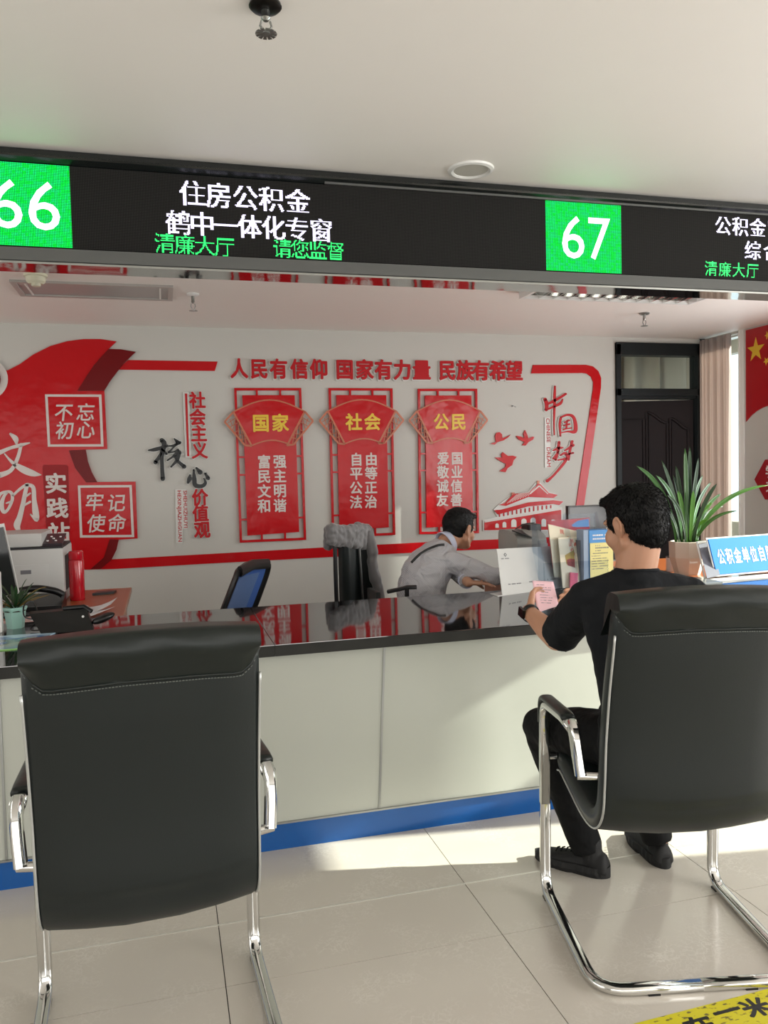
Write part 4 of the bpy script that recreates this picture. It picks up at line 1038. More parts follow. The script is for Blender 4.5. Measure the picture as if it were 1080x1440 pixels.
# flask
c = Vector((-0.462, 4.47, DZ2)); m_flask = mat('flask_red', (0.72, 0.07, 0.13), 0.22, coat=0.4)
r = thing('vacuum_flask', 'tall red vacuum flask standing on the desk right of printer', 'flask', c)
MB().lathe(c, [(0.036, 0), (0.0385, 0.006), (0.0385, 0.205), (0.036, 0.212)], 28).build('body', m_flask, r, smooth=40)
MB().lathe(c + Z_ * 0.213, [(0.0345, 0), (0.0365, 0.003), (0.0365, 0.040), (0.032, 0.045)], 28).build('lid', m_flask, r, smooth=40)
o = MB().prism([(-0.40, 4.60, DZ2), (-0.29, 4.62, DZ2), (-0.28, 4.69, DZ2), (-0.38, 4.68, DZ2)], Z_ * 0.012).build('note_block', m_black); tag(o, 'small dark flat box on wooden desk behind the red flask', 'box')
# desk phone
r = thing('desk_phone', 'black desk telephone on wooden desk in front of the printer', 'telephone', (-0.62, 4.20, DZ2))
MB().prism([(-0.74, 4.12, DZ2), (-0.50, 4.12, DZ2), (-0.50, 4.32, DZ2), (-0.74, 4.32, DZ2)], Z_ * 0.028).prism([(-0.74, 4.14, DZ2 + 0.028), (-0.74, 4.32, DZ2 + 0.028), (-0.74, 4.32, DZ2 + 0.065)], X_ * 0.24).build('base', m_black, r)
MB().tube(crv([(-0.74, 4.16, DZ2 + 0.075), (-0.70, 4.17, DZ2 + 0.10), (-0.62, 4.19, DZ2 + 0.108), (-0.54, 4.2, DZ2 + 0.09), (-0.50, 4.21, DZ2 + 0.065)], 5), [0.022] + [0.017] * 19 + [0.023], 10).build('handset', m_black, r, smooth=True)
MB().tube(crv([(-0.74, 4.15, DZ2 + 0.06), (-0.78, 4.05, DZ2 + 0.02), (-0.72, 3.95, DZ2 + 0.03), (-0.64, 3.92, DZ2 + 0.012)], 8), 0.004, 6).build('cord', m_black, r, smooth=True)
o = MB().box(-0.80, -0.44, 4.00, 4.10, DZ2, DZ2 + 0.010, 0.003).build('mouse_pad', m_black); tag(o, 'flat black pad on wooden desk in front of telephone', 'pad')
def sheet(name, cx, cy, z, w_, h_, rot, m, curl=0.0, lab=None, cat='paper', grp=None, parent=None, lines=0):
    rows = []
    for i in range(9):
        row = []
        for j in range(7):
            u = (i / 8 - 0.5) * w_; v = (j / 6 - 0.5) * h_
            x = u * math.cos(rot) - v * math.sin(rot); y = u * math.sin(rot) + v * math.cos(rot)
            row.append(Vector((cx + x, cy + y, z + curl * max(0, i / 8 - 0.45) ** 2 * 4 + 0.0015 * math.sin(i * 1.3 + cx * 40))))
        rows.append(row)
    o = MB().grid(rows).build(name, m, parent, smooth='all'); o.modifiers.new('t', 'SOLIDIFY').thickness = 0.0006
    if lab: tag(o, lab, cat, grp)
    return o
sheet('paper_sheet', -0.50, 3.94, DZ2 + 0.003, 0.297, 0.21, 0.25, m_paper, 0.02, 'lowest white paper sheet of the loose pile on left desk', grp='loose papers on the left desk')
sheet('paper_sheet', -0.40, 4.02, DZ2 + 0.008, 0.297, 0.21, -0.08, m_paper, 0.035, 'white paper sheet with curled right edge, far side of left pile', grp='loose papers on the left desk')
sheet('paper_sheet', -0.42, 3.86, DZ2 + 0.014, 0.297, 0.21, -0.35, m_paper, 0.02, 'topmost white paper sheet on left desk, behind the black reader', grp='loose papers on the left desk')
sheet('paper_sheet', -0.62, 3.83, DZ2 + 0.010, 0.25, 0.18, 0.5, mat('paper_pinkish', (0.80, 0.66, 0.64), 0.7), 0.01, 'pinkish paper slip on left desk between pot and white papers', grp='loose papers on the left desk')
# black reader on the counter
r = thing('card_reader', 'black angled reader stand on the counter behind the left chair', 'device', (-0.36, 3.5, CT))
A = at(41, 866, 3.46); B = at(123, 858, 3.50)
q = [A, B, B + Vector((0.055, -0.05, -0.045)), B + Vector((0.025, -0.07, -0.10)), A + Vector((0.04, -0.07, -0.105)), A + Vector((0.03, -0.045, -0.05))]
q = [Vector((p.x, p.y, max(p.z, CT + 0.002))) for p in q]
MB().prism([Vector((A.x, 3.46, CT + 0.075)), Vector((B.x, 3.46, CT + 0.082)), Vector((B.x + 0.03, 3.40, CT + 0.002)), Vector((A.x + 0.05, 3.40, CT + 0.002))], Vector((0, 0.03, 0.006))).build('front_plate', m_black, r)
MB().box(A.x + 0.07, B.x - 0.01, 3.45, 3.56, CT, CT + 0.05, 0.006).build('stand', m_black, r)
MB().tube([Vector((B.x - 0.09, 3.47, CT + 0.088)), Vector((B.x - 0.01, 3.47, CT + 0.090)), Vector((B.x + 0.02, 3.455, CT + 0.07))], 0.009, 8).build('hinge', m_black, r, smooth=True)
MB().ell((B.x + 0.065, 3.44, CT + 0.042), (0.048, 0.036, 0.017), Matrix.Rotation(-0.35, 3, 'Y'), 16, 10).build('scanner_head', m_black, r, smooth=True)
MB().lathe((B.x - 0.012, 3.436, CT + 0.055), [(0.005, 0), (0.005, 0.003)], 10, ax=(X_, Z_, NY)).build('indicator', m_white, r)
MB().tube(crv([(A.x + 0.06, 3.47, CT + 0.05), (A.x - 0.02, 3.50, CT + 0.055), (A.x - 0.03, 3.55, CT + 0.10), (A.x + 0.0, 3.58, CT + 0.105), (A.x + 0.02, 3.55, CT + 0.04), (A.x + 0.0, 3.48, CT + 0.008), (A.x + 0.06, 3.45, CT + 0.01)], 6), 0.003, 6).build('cable', m_black, r, smooth=True)
# mint pot with a small aloe
m_mint = mat('mint_ceramic', (0.62, 0.80, 0.75), 0.3)
m_soil = mat('soil_brown', (0.20, 0.14, 0.09), 0.9, bump=0.6, bscale=80)
def leafm(name, a, b): return mat(name, a, 0.45, var=0.25, vscale=14, sss=0.0)
m_leafd = leafm('leaf_dark', (0.13, 0.25, 0.11), 0); m_leafb = leafm('leaf_bright', (0.30, 0.52, 0.14), 0); m_dry = mat('leaf_dry', (0.55, 0.45, 0.20), 0.6)
def leaf(base, tip, width, sag, m, parent, fold=0.25, n=10, side=None, name='leaf', bend=None):
    base = Vector(base); tip = Vector(tip); mid = (base + tip) / 2 + Vector((0, 0, sag)) + (Vector(bend) if bend else Vector())
    rows = []; d0 = (tip - base); sd = Vector(side) if side else d0.cross(Z_)
    if sd.length < 1e-4: sd = X_.copy()
    sd.normalize()
    for i in range(n + 1):
        t = i / n; p = base * (1 - t) ** 2 + mid * (2 * t * (1 - t)) + tip * t * t
        w_ = width * (0.45 + 1.1 * t if t < 0.35 else (0.835 + 0.165 * math.sin((t - 0.35) / 0.3 * PI / 2)) if t < 0.65 else math.sqrt(max(0, 1 - ((t - 0.65) / 0.35) ** 2)) ) + 0.0004
        tn = (mid - base) * (1 - t) + (tip - mid) * t; up = sd.cross(tn).normalized()
        rows.append([p - sd * w_ + up * (fold * w_), p - sd * (w_ * 0.5) + up * (fold * w_ * 0.35), p, p + sd * (w_ * 0.5) + up * (fold * w_ * 0.35), p + sd * w_ + up * (fold * w_)])
    o = MB().grid(rows).build(name, m, parent, smooth='all'); o.modifiers.new('t', 'SOLIDIFY').thickness = 0.0012
    return o
c = Vector((-0.618, 3.60, CT))
r = thing('potted_aloe', 'small spiky plant in a mint green pot on the counter', 'potted plant', c)
MB().lathe(c, [(0.034, 0.0), (0.042, 0.068), (0.048, 0.080), (0.0485, 0.088), (0.044, 0.088), (0.042, 0.076)], 6, a0=0.35).build('pot', m_mint, r)
MB().lathe(c + Z_ * 0.070, [(0.042, 0), (0.038, 0.008)], 12).build('soil', m_soil, r)
for i in range(26):
    a = 2 * PI * i / 26 * 2.6; l = 0.07 + 0.06 * random.random(); e = 0.3 + 0.9 * random.random()
    b0 = c + Vector((0.015 * math.cos(a), 0.015 * math.sin(a), 0.085)); tp_ = b0 + Vector((math.cos(a) * l * math.cos(e), math.sin(a) * l * math.cos(e), l * math.sin(e)))
    leaf(b0, tp_, 0.0055, 0.01, m_dry if i % 5 == 0 else m_leafd, r, n=6)
leaf(c + Z_ * 0.085, c + Vector((0.125, -0.01, 0.165)), 0.006, 0.03, m_dry, r, n=8)
leaf(c + Z_ * 0.085, c + Vector((0.05, 0.01, 0.20)), 0.008, 0.02, m_leafd, r, n=8)
leaf(c + Z_ * 0.085, c + Vector((-0.06, 0.01, 0.19)), 0.008, 0.02, m_leafd, r, n=8)
# white box at the frame edge
o = MB().box(-0.86, -0.652, 3.50, 3.54, CT, CT + 0.245, 0.006).build('white_sign_holder', m_white); tag(o, 'white upright panel on the counter at the left edge, beside mint pot', 'panel')
# monitor behind it, seen from its side
r = thing('computer_monitor', 'dark computer monitor on left desk, slanting edge beside the printer', 'monitor', (-0.85, 3.95, DZ2))
R_ = Matrix.Rotation(math.radians(-9), 3, 'Y')
def tilted(O, x0, x1, y0, y1, z0, z1, R__):
    return [Vector(O) + R__ @ Vector((x, y, z)) for x in (x0, x1) for y in (y0, y1) for z in (z0, z1)]
BOXF = [(0, 1, 3, 2), (4, 6, 7, 5), (0, 4, 5, 1), (2, 3, 7, 6), (0, 2, 6, 4), (1, 5, 7, 3)]
Om = Vector((-0.668, 3.97, 0.86))
MB().add(tilted(Om, -0.5, 0.0, 0, 0.025, 0.0, 0.31, R_), BOXF).build('screen', mat('monitor_glass', (0.10, 0.12, 0.12), 0.12), r)
MB().add(tilted(Om, -0.5, 0.004, 0.025, 0.035, -0.004, 0.325, R_), BOXF).build('back_cover', m_white, r)
MB().box(-0.92, -0.88, 4.0, 4.03, DZ2, 0.95).box(-1.0, -0.80, 3.92, 4.10, DZ2, DZ2 + 0.012).build('stand', m_black, r)
# glass mat with a landscape photo
m_photo = bpy.data.materials.new('landscape_print'); m_photo.use_nodes = True
nt = m_photo.node_tree; b = nt.nodes['Principled BSDF']; tc = nt.nodes.new('ShaderNodeTexCoord'); n = nt.nodes.new('ShaderNodeTexNoise'); n.inputs['Scale'].default_value = 9; n.inputs['Detail'].default_value = 7
sp = nt.nodes.new('ShaderNodeSeparateXYZ'); ma = nt.nodes.new('ShaderNodeMath'); ma.operation = 'MULTIPLY_ADD'; ma.inputs[1].default_value = 2.4; ma.inputs[2].default_value = -7.75
ad = nt.nodes.new('ShaderNodeMath'); ad.operation = 'ADD'; cr = nt.nodes.new('ShaderNodeValToRGB'); e = cr.color_ramp.elements
e[0].position = 0.25; e[0].color = lin((0.55, 0.66, 0.70)); e[1].position = 0.95; e[1].color = lin((0.72, 0.84, 0.92)); x = e.new(0.5); x.color = lin((0.62, 0.68, 0.62)); x = e.new(0.75); x.color = lin((0.30, 0.45, 0.66)); x = e.new(0.65); x.color = lin((0.38, 0.50, 0.48))
nt.links.new(tc.outputs['Object'], n.inputs['Vector']); nt.links.new(tc.outputs['Object'], sp.inputs[0]); nt.links.new(sp.outputs['Y'], ma.inputs[0]); nt.links.new(ma.outputs[0], ad.inputs[0]); nt.links.new(n.outputs['Fac'], ad.inputs[1])
nt.links.new(ad.outputs[0], cr.inputs[0]); nt.links.new(cr.outputs[0], b.inputs['Base Color']); b.inputs['Roughness'].default_value = 0.15
r = thing('photo_mat', 'glossy landscape photo mat lying on the black counter at left', 'desk mat', (-0.8, 3.27, CT))
MB().prism([(-1.3, 3.13, CT + 0.0005), (-0.52, 3.14, CT + 0.0005), (-0.435, 3.415, CT + 0.0005), (-1.3, 3.41, CT + 0.0005)], Z_ * 0.003).build('print', m_photo, r)
MB().box(-1.3, -0.53, 3.126, 3.132, CT + 0.0005, CT + 0.0036).build('green_edge', mat('mat_edge_green', (0.55, 0.78, 0.40), 0.3), r)

# ================================================================ office chairs behind the counter
m_mesh = mat('blue_mesh', (0.22, 0.36, 0.62), 0.6, var=0.15, vscale=200)
m_cloth = mat('grey_chair_cover', (0.43, 0.42, 0.42), 0.55, sheen=0.4)
def star_base(r, c):
    MB().lathe(c, [(0.025, 0.07), (0.025, 0.42)], 12).build('column', m_black, r, smooth=True)
    for k in range(5):
        a = 2 * PI * k / 5 + 0.3; u = Vector((math.cos(a), math.sin(a), 0))
        MB().tube([Vector(c) + Z_ * 0.09, Vector(c) + u * 0.28 + Z_ * 0.065], 0.022, 8, r2=0.013, side=(-u.y, u.x, 0)).build('base_arm', m_black, r, smooth=True)
        MB().lathe(Vector(c) + u * 0.29 - Vector((-u.y, u.x, 0)) * 0.02 + Z_ * 0.026, [(0.02, 0), (0.026, 0.008), (0.026, 0.032), (0.02, 0.04)], 14, ax=(u, Z_, Vector((-u.y, u.x, 0)))).build('caster', m_black, r, smooth=True)
# blue mesh chair
r = thing('mesh_office_chair', 'black framed office chair with blue mesh back, behind counter', 'office chair', (0.15, 4.55, 0))
star_base(r, (0.15, 4.55, 0))
MB().box(-0.10, 0.40, 4.30, 4.80, 0.44, 0.52, 0.03).build('seat', m_mesh, r, smooth=40)
ax = Vector((0.24, 0.22, 0)).normalized()   # the back's width runs away from the view
def back_pt(u, z, d=0.0):
    c0 = Vector((0.31, 4.42, 0)); dirw = Vector((0.52, 0.85, 0)); leanx = (z - 0.62) * 0.42
    return c0 + dirw * (u * 0.21) + Vector((leanx, -leanx * 0.1, z)) + Vector((0.85, -0.52, 0)) * (d + 0.05 * u * u)
loop = []
for u, z in ((-1, 0.56), (-1.0, 0.70), (-0.95, 0.845), (-0.75, 0.873), (0, 0.885), (0.75, 0.873), (0.95, 0.845), (1.0, 0.70), (1, 0.56)): loop.append(back_pt(u, z))
MB().tube(crv(loop, 4), 0.016, 8, r2=0.022, side=(0, 0, 1)).build('back_frame', m_black, r, smooth=True)
MB().tube([back_pt(-0.85, 0.872, 0.01), back_pt(0, 0.888, 0.03), back_pt(0.85, 0.872, 0.01)], 0.018, 8, r2=0.03).build('top_rail', m_black, r, smooth=True)
MB().grid([[back_pt(-0.95 + 1.9 * k / 10, 0.53 + 0.34 * j / 8, 0.006) for k in range(11)] for j in range(9)]).build('mesh_back', m_mesh, r, smooth='all')
MB().grid([[back_pt(-0.62 + 1.24 * k / 8, 0.56 + 0.27 * j / 6, 0.016) for k in range(9)] for j in range(7)]).build('lumbar_mesh', mat('blue_mesh_light', (0.33, 0.43, 0.60), 0.6, var=0.15, vscale=200), r, smooth='all')
MB().tube(crv([(0.18, 4.53, 0.45), (0.30, 4.47, 0.46), (0.32, 4.45, 0.60)], 5), 0.02, 8).build('back_bracket', m_black, r, smooth=True)
# covered executive chair, its back turned to the view
cx, cy = 1.06, 4.62
r = thing('covered_office_chair', 'high black office chair with grey cloth draped over its headrest', 'office chair', (cx, cy + 0.2, 0))
star_base(r, (cx, cy + 0.30, 0))
MB().box(cx - 0.25, cx + 0.25, cy + 0.06, cy + 0.52, 0.42, 0.50, 0.035).build('seat', m_leath, r, smooth=40)
TL = at(470, 747, cy); TR = at(537, 750, cy + 0.12)
def cb(u, z, d=0.0):
    t = (1.02 - z)
    return Vector((cx - 0.115 + (u + 1) * 0.5 * 0.25 + t * 0.07 * (1 if u > 0 else 0.35), cy + 0.02 + (u + 1) * 0.09 + 0.03 * math.sin(z * 4) + d, z))
MB().grid([[cb(-0.75 + 1.65 * k / 8, 0.50 + 0.53 * j / 10, 0.02 - 0.012 * math.cos(k * 0.8)) for k in range(9)] for j in range(11)]).build('backrest', m_leath, r, smooth='all').modifiers.new('t', 'SOLIDIFY').thickness = 0.06
for u, d in ((-1.0, -0.02), (0.30, -0.055)):
    MB().tube([cb(u, 1.02, d) if u > 0 else Vector((0.955, cy, 1.03)), cb(u, 0.80, d) if u > 0 else Vector((0.953, cy, 0.80)), cb(u, 0.50, d) if u > 0 else Vector((0.955, cy, 0.48))], 0.009 if u > 0 else 0.013, 8).build('back_rail', m_steel if u > 0 else m_black, r, smooth=True)
cvb = MB(); Wd = Vector((0.25, 0.18, 0)); O_ = Vector((cx - 0.135, cy - 0.055, 0))
for k in range(9):
    u = k / 8; p = O_ + Wd * u
    top = 1.055 - 0.012 * u + (0.012 if k in (0, 6) else 0); lowz = 0.985 - 0.055 * u
    cvb.cap(p + Z_ * lowz, 0.034, p + Z_ * (top - 0.02), 0.040)
    cvb.cap(p + Vector((0, 0.11, 0.95)), 0.03, p + Vector((0, 0.09, top - 0.03)), 0.034)
me = cvb.remesh(0.006, 5)
for v in me.vertices: pass
NV = [v.normal.copy() for v in me.vertices]
for v, n_ in zip(me.vertices, NV):
    w_ = noise.noise(Vector((v.co.x * 16 + v.co.z * 10, v.co.y * 14, v.co.z * 7))); v.co += n_ * (0.016 * abs(w_) - 0.004 + 0.004 * noise.noise(v.co * 50))
me.update(); link('cloth_cover', me, m_cloth, r, smooth='all')
sdb = MB()
for k in range(8):
    z0 = 1.00 - 0.055 * k; x0 = cx + 0.125 + 0.008 * k + 0.006 * math.sin(k * 1.3)
    sdb.cap((x0, cy + 0.11, z0), 0.034, (x0 + 0.009, cy + 0.112, z0 - 0.055), 0.034 + 0.006 * math.sin(k * 2.1))
me = sdb.remesh(0.007, 5); NV = [v.normal.copy() for v in me.vertices]
for v, n_ in zip(me.vertices, NV): v.co += n_ * (0.012 * abs(noise.noise(Vector((v.co.x * 20, v.co.y * 14, v.co.z * 9)))) - 0.003)
me.update(); link('hanging_side', me, m_cloth, r, smooth='all')
# clerk's chair
r = thing('clerk_chair', 'black office chair mostly hidden beneath the clerk in grey shirt', 'office chair', (1.38, 4.28, 0))
star_base(r, (1.36, 4.27, 0))
MB().box(1.14, 1.60, 4.04, 4.50, 0.38, 0.445, 0.03).build('seat', m_leath, r, smooth=40)
MB().box(1.09, 1.12, 4.22, 4.42, 0.40, 0.72, 0.012).build('backrest', m_leath, r, smooth=40)
a0 = at(546, 832, 4.10); a1 = at(572, 826, 4.02)
MB().tube([a0, at(560, 829, 4.06), a1, a1 + Vector((0.05, -0.01, 0))], 0.018, 8, r2=0.012).tube([a1, Vector((a1.x, a1.y, 0.5)), Vector((a1.x, a1.y + 0.1, 0.42))], 0.012, 8).build('armrest', m_black, r, smooth=True)

# ================================================================ right side of the counter
# code stand: white board without its codes
m_board = mat('acrylic_board', (0.80, 0.80, 0.79), 0.18)
r = thing('notice_stand', 'slanted white acrylic notice board standing on the counter before the clerk', 'sign stand', (1.74, 3.62, CT))
tl = at(698.5, 772, 3.66); tr = at(783.5, 767.5, 3.79); br = at(793.5, 828, 3.69); bl = at(706.5, 837, 3.56)
bl.z = br.z = CT + 0.003
NB = (br - bl).cross(tl - bl).normalized()
if NB.y > 0: NB = -NB
MB().prism([bl, br, tr, tl], -NB * 0.004).build('board', m_board, r)
MB().prism([bl - Vector((0.03, 0.01, 0)), br + Vector((0.0, -0.01, 0)), br + Vector((-0.02, 0.07, 0)), bl + Vector((-0.03, 0.08, 0))], -Z_ * 0.003).build('base', m_board, r)
B2 = lambda u, v: bil([tl, tr, br, bl], u, v) + NB * 0.0006
Ub = (tr - tl).normalized(); Vb = (tl - bl).normalized(); BW = (tr - tl).length; BH = (tl - bl).length
g = MB(); cc = B2(0.12, 0.14)
g.prism([cc + Vb * 0.011, cc + Ub * 0.011, cc - Vb * 0.011, cc - Ub * 0.011], NB * 0.0003); g.build('diamond_logo', m_print, r)
cc2 = cc + NB * 0.0004; MB().prism([cc2 + Vb * 0.005, cc2 + Ub * 0.005, cc2 - Vb * 0.005, cc2 - Ub * 0.005], NB * 0.0003).build('logo_centre', m_board, r)
g = MB()
def scribble(g, P0, U, V, N, length, h, seed, dens=0.75):
    rn = random.Random(seed); x = 0
    while x < length:
        w_ = h * (0.5 + 0.5 * rn.random())
        if rn.random() < dens: g.add([P0 + U * x, P0 + U * (x + w_), P0 + U * (x + w_) + V * h, P0 + U * x + V * h], [(0, 1, 2, 3)])
        x += w_ + h * 0.35
scribble(g, B2(0.05, 0.235), Ub, Vb, NB, 0.05, 0.006, 3); scribble(g, B2(0.10, 0.80), Ub, Vb, NB, 0.09, 0.006, 1); scribble(g, B2(0.42, 0.80), Ub, Vb, NB, 0.07, 0.006, 2); scribble(g, B2(0.74, 0.80), Ub, Vb, NB, 0.075, 0.006, 5, 0.9)
g.build('caption_print', m_print, r, kind='stuff')
# acrylic brochure holders
m_acr = glass_mat('clear_acrylic', (0.95, 0.96, 0.97), 0.0)
m_cream = mat('brochure_cream', (0.86, 0.82, 0.72), 0.4); m_bred = mat('brochure_red', (0.75, 0.12, 0.20), 0.4); m_bblue = mat('brochure_blue', (0.16, 0.50, 0.76), 0.4); m_yell = mat('notice_yellow', (0.88, 0.83, 0.55), 0.6); m_pinkb = mat('brochure_pink', (0.85, 0.20, 0.40), 0.4)
r = thing('brochure_holder', 'clear acrylic tiered brochure holder on the counter right of notice stand', 'brochure holder', (2.1, 3.68, CT))
hx0, hx1 = at(762, 800, 3.62).x, at(852, 800, 3.62).x
for (yy, zt) in ((3.60, 0.14), (3.66, 0.25), (3.72, 0.37)):
    MB().obox((hx0, yy, CT), X_, Z_, Y_, 0, hx1 - hx0, 0, zt, 0, 0.003).build('clear_panel', m_acr, r)
for xx in (hx0, (hx0 + hx1) / 2 + 0.0, hx1 - 0.003):
    MB().prism([(xx, 3.585, CT), (xx, 3.73, CT), (xx, 3.73, CT + 0.37), (xx, 3.70, CT + 0.38), (xx, 3.66, CT + 0.27), (xx, 3.60, CT + 0.15)], X_ * 0.003).build('clear_side', m_acr, r)
MB().box(hx0, hx1, 3.585, 3.73, CT, CT + 0.003).build('base', m_acr, r)
def brochure(name, p_tl, p_tr, p_br, p_bl, y, m, lab, tilt=0.05, th=0.006):
    P = [at(*p_tl, y + tilt), at(*p_tr, y + tilt), at(*p_br, y), at(*p_bl, y)]
    P[2].z = max(P[2].z, CT + 0.006); P[3].z = max(P[3].z, CT + 0.006)
    r = thing(name, lab, 'brochure', (P[3] + P[2]) / 2, 'leaflets in the acrylic holder')
    MB().prism(P, Y_ * th).build('cover', m, r)
    return r, P
def bprint(r, P, ch, u, v, s, m, name='character'):
    g = MB(); U = (P[1] - P[0]).normalized(); V = (P[0] - P[3]).normalized()
    put_glyph(g, ch, bil(P, u, v) - Y_ * 0.0004, U, V, NY, s, s, 0.0004, bold=0.02); g.build(name, m, r)
m_bt = mat('print_red', (0.80, 0.22, 0.14), 0.5)
r1, P = brochure('brochure', (770, 733), (829, 728), (829, 800), (778, 800), 3.69, m_bred, 'red and blue leaflet sticking up at the back of acrylic holder')
g = MB().prism([bil(P, 0.55, 0.12) - Y_ * 0.0006, bil(P, 0.72, 0.04) - Y_ * 0.0006, bil(P, 0.98, 0.02) - Y_ * 0.0006, bil(P, 0.99, 0.18) - Y_ * 0.0006, bil(P, 0.6, 0.16) - Y_ * 0.0006], NY * 0.0004); g.build('blue_patch', m_bblue, r1)
r2, P = brochure('brochure', (771, 737), (812, 747), (818, 810), (780, 812), 3.67, m_cream, 'cream leaflet in the rear pocket of acrylic holder, red characters near its top')
bprint(r2, P, '民', 0.45, 0.09, 0.026, m_bt); bprint(r2, P, '法', 0.30, 0.20, 0.022, m_bt); bprint(r2, P, '典', 0.66, 0.20, 0.022, m_bt)
r4, P = brochure('brochure', (806, 746), (838, 744), (838, 800), (808, 800), 3.675, m_paper, 'white leaflet with black print behind the blue box')
g = MB(); scribble(g, bil(P, 0.12, 0.13) - Y_ * 0.0006, X_, Z_, NY, 0.06, 0.013, 11, 0.9); g.build('print_line', m_black, r4, kind='stuff')
r3, P = brochure('brochure', (785, 756), (815, 754), (815, 845), (792, 845), 3.63, m_cream, 'cream booklet with red characters and figures in the front pocket')
bprint(r3, P, '民', 0.62, 0.08, 0.022, m_bt); bprint(r3, P, '法', 0.55, 0.155, 0.020, m_bt); bprint(r3, P, '典', 0.80, 0.155, 0.020, m_bt); bprint(r3, P, '必', 0.62, 0.25, 0.018, m_bt); bprint(r3, P, '读', 0.70, 0.34, 0.016, m_bt)
B3 = lambda u, v: bil(P, u, v) - Y_ * 0.0006
MB().prism([B3(0.25, 0.36), B3(0.45, 0.32), B3(0.72, 0.26), B3(0.74, 0.52), B3(0.3, 0.54)], NY * 0.0003).build('ochre_patch', mat('ochre', (0.62, 0.52, 0.22), 0.5), r3)
MB().prism([B3(0.33, 0.45), B3(0.52, 0.43), B3(0.74, 0.45), B3(0.76, 0.62), B3(0.35, 0.56)], NY * 0.0005).build('red_patch', mat('dark_print_red', (0.50, 0.10, 0.10), 0.5), r3)
r5, P = brochure('brochure', (802, 805), (813, 806), (812, 835), (802, 835), 3.605, m_pinkb, 'small pink card in the lowest front pocket of acrylic holder', 0.02)
bl5 = thing('leaflet_stack', 'stack of leaflets standing edge-on left of blue box', 'leaflets', at(822, 790, 3.66))
for k, mm in enumerate((m_print, m_board, m_bblue, m_paper, m_print, m_yell, m_black)):
    a = at(814.5 + k * 1.9, 760 + k * 0.8, 3.64 + 0.012 * k); MB().box(a.x, a.x + 0.0055, a.y, a.y + 0.09, CT + 0.004, a.z).build('leaflet', mm, bl5)
# blue box with yellow notice
r = thing('document_box', 'blue topped upright box with yellow notice, left of seated man', 'box', (2.28, 3.62, CT))
a = at(829, 746, 3.60); b_ = at(862, 746, 3.60)
MB().box(a.x, b_.x, 3.605, 3.68, CT, a.z, 0.002).build('box', m_bblue, r)
MB().box(a.x - 0.028, a.x, 3.61, 3.68, CT + 0.003, a.z + 0.002).build('side', mat('box_grey', (0.56, 0.62, 0.70), 0.5), r)
c_ = at(829, 764, 3.60); MB().box(a.x + 0.003, b_.x, 3.601, 3.6045, CT + 0.004, c_.z).build('yellow_notice', m_yell, r)
g = MB()
for k, ln in enumerate((0.03, 0.07, 0.03, 0.09, 0.05, 0.08, 0.09, 0.07, 0.09, 0.06)):
    scribble(g, Vector((a.x + 0.012 + (0.02 if k < 3 else 0), 3.6006, c_.z - 0.016 - 0.013 * k)), X_, Z_, NY, ln, 0.0045 if k != 1 else 0.007, 20 + k, 0.85)
g.build('notice_print', m_print, r, kind='stuff')
g = MB(); scribble(g, Vector((a.x + 0.02, 3.6035, a.z - 0.030)), X_, Z_, NY, 0.09, 0.008, 4, 0.9); scribble(g, Vector((a.x + 0.02, 3.6035, a.z - 0.048)), X_, Z_, NY, 0.07, 0.008, 6, 0.9); g.build('header_print', m_white, r, kind='stuff')
# grey machine
r = thing('card_printer', 'grey rounded desktop printer behind the notice stand, black tray sticking out', 'printer', (2.0, 4.1, DZ2))
a = at(728, 775, 4.0); b_ = at(769, 775, 4.0); t_ = at(750, 752, 4.0)
pr = fillet([(0, a.y, DZ2), (0, a.y, t_.z - 0.01), (0, a.y + 0.10, t_.z + 0.02), (0, a.y + 0.26, t_.z + 0.02), (0, a.y + 0.26, DZ2)], 0.04, 5)
MB().prism([Vector((a.x, p.y, p.z)) for p in pr], X_ * (b_.x - a.x)).build('body', mat('machine_grey', (0.60, 0.60, 0.58), 0.4), r, smooth=40)
MB().box(a.x - 0.004, b_.x + 0.004, a.y - 0.005, a.y + 0.0, DZ2 + 0.02, t_.z - 0.05).build('front_cover', mat('machine_light', (0.58, 0.58, 0.57), 0.4), r)
MB().prism([at(720, 747, 3.98), at(728, 745, 4.1), at(753, 754, 4.12), at(748, 757, 4.0)], Z_ * 0.006).build('output_tray', m_black, r)
MB().box(b_.x - 0.06, b_.x + 0.02, a.y + 0.10, a.y + 0.2, t_.z - 0.02, t_.z + 0.05, 0.012).build('ribbon_housing', m_black, r)
MB().tube(crv([(b_.x - 0.12, a.y + 0.15, t_.z + 0.02), (b_.x - 0.08, a.y + 0.12, t_.z + 0.05), (b_.x, a.y + 0.15, t_.z + 0.055)], 6), 0.003, 6).build('cable', m_black, r)
# cables behind the stand
mb = MB()
for k in range(5):
    z0 = DZ2 + 0.01; x0 = 1.93 + 0.02 * k
    mb.tube(crv([(x0 - 0.2, 3.84, z0), (x0 - 0.12 + 0.01 * k, 3.86, z0 + 0.06 + 0.012 * k), (x0 - 0.05, 3.83, z0 + 0.02), (x0 + 0.06, 3.87, z0 + 0.05), (x0 + 0.16, 3.84, z0)], 8), 0.0035, 6)
o = mb.build('cable_bundle', m_white, smooth=True); tag(o, 'tangle of white cables on desk behind the notice stand', 'cables')
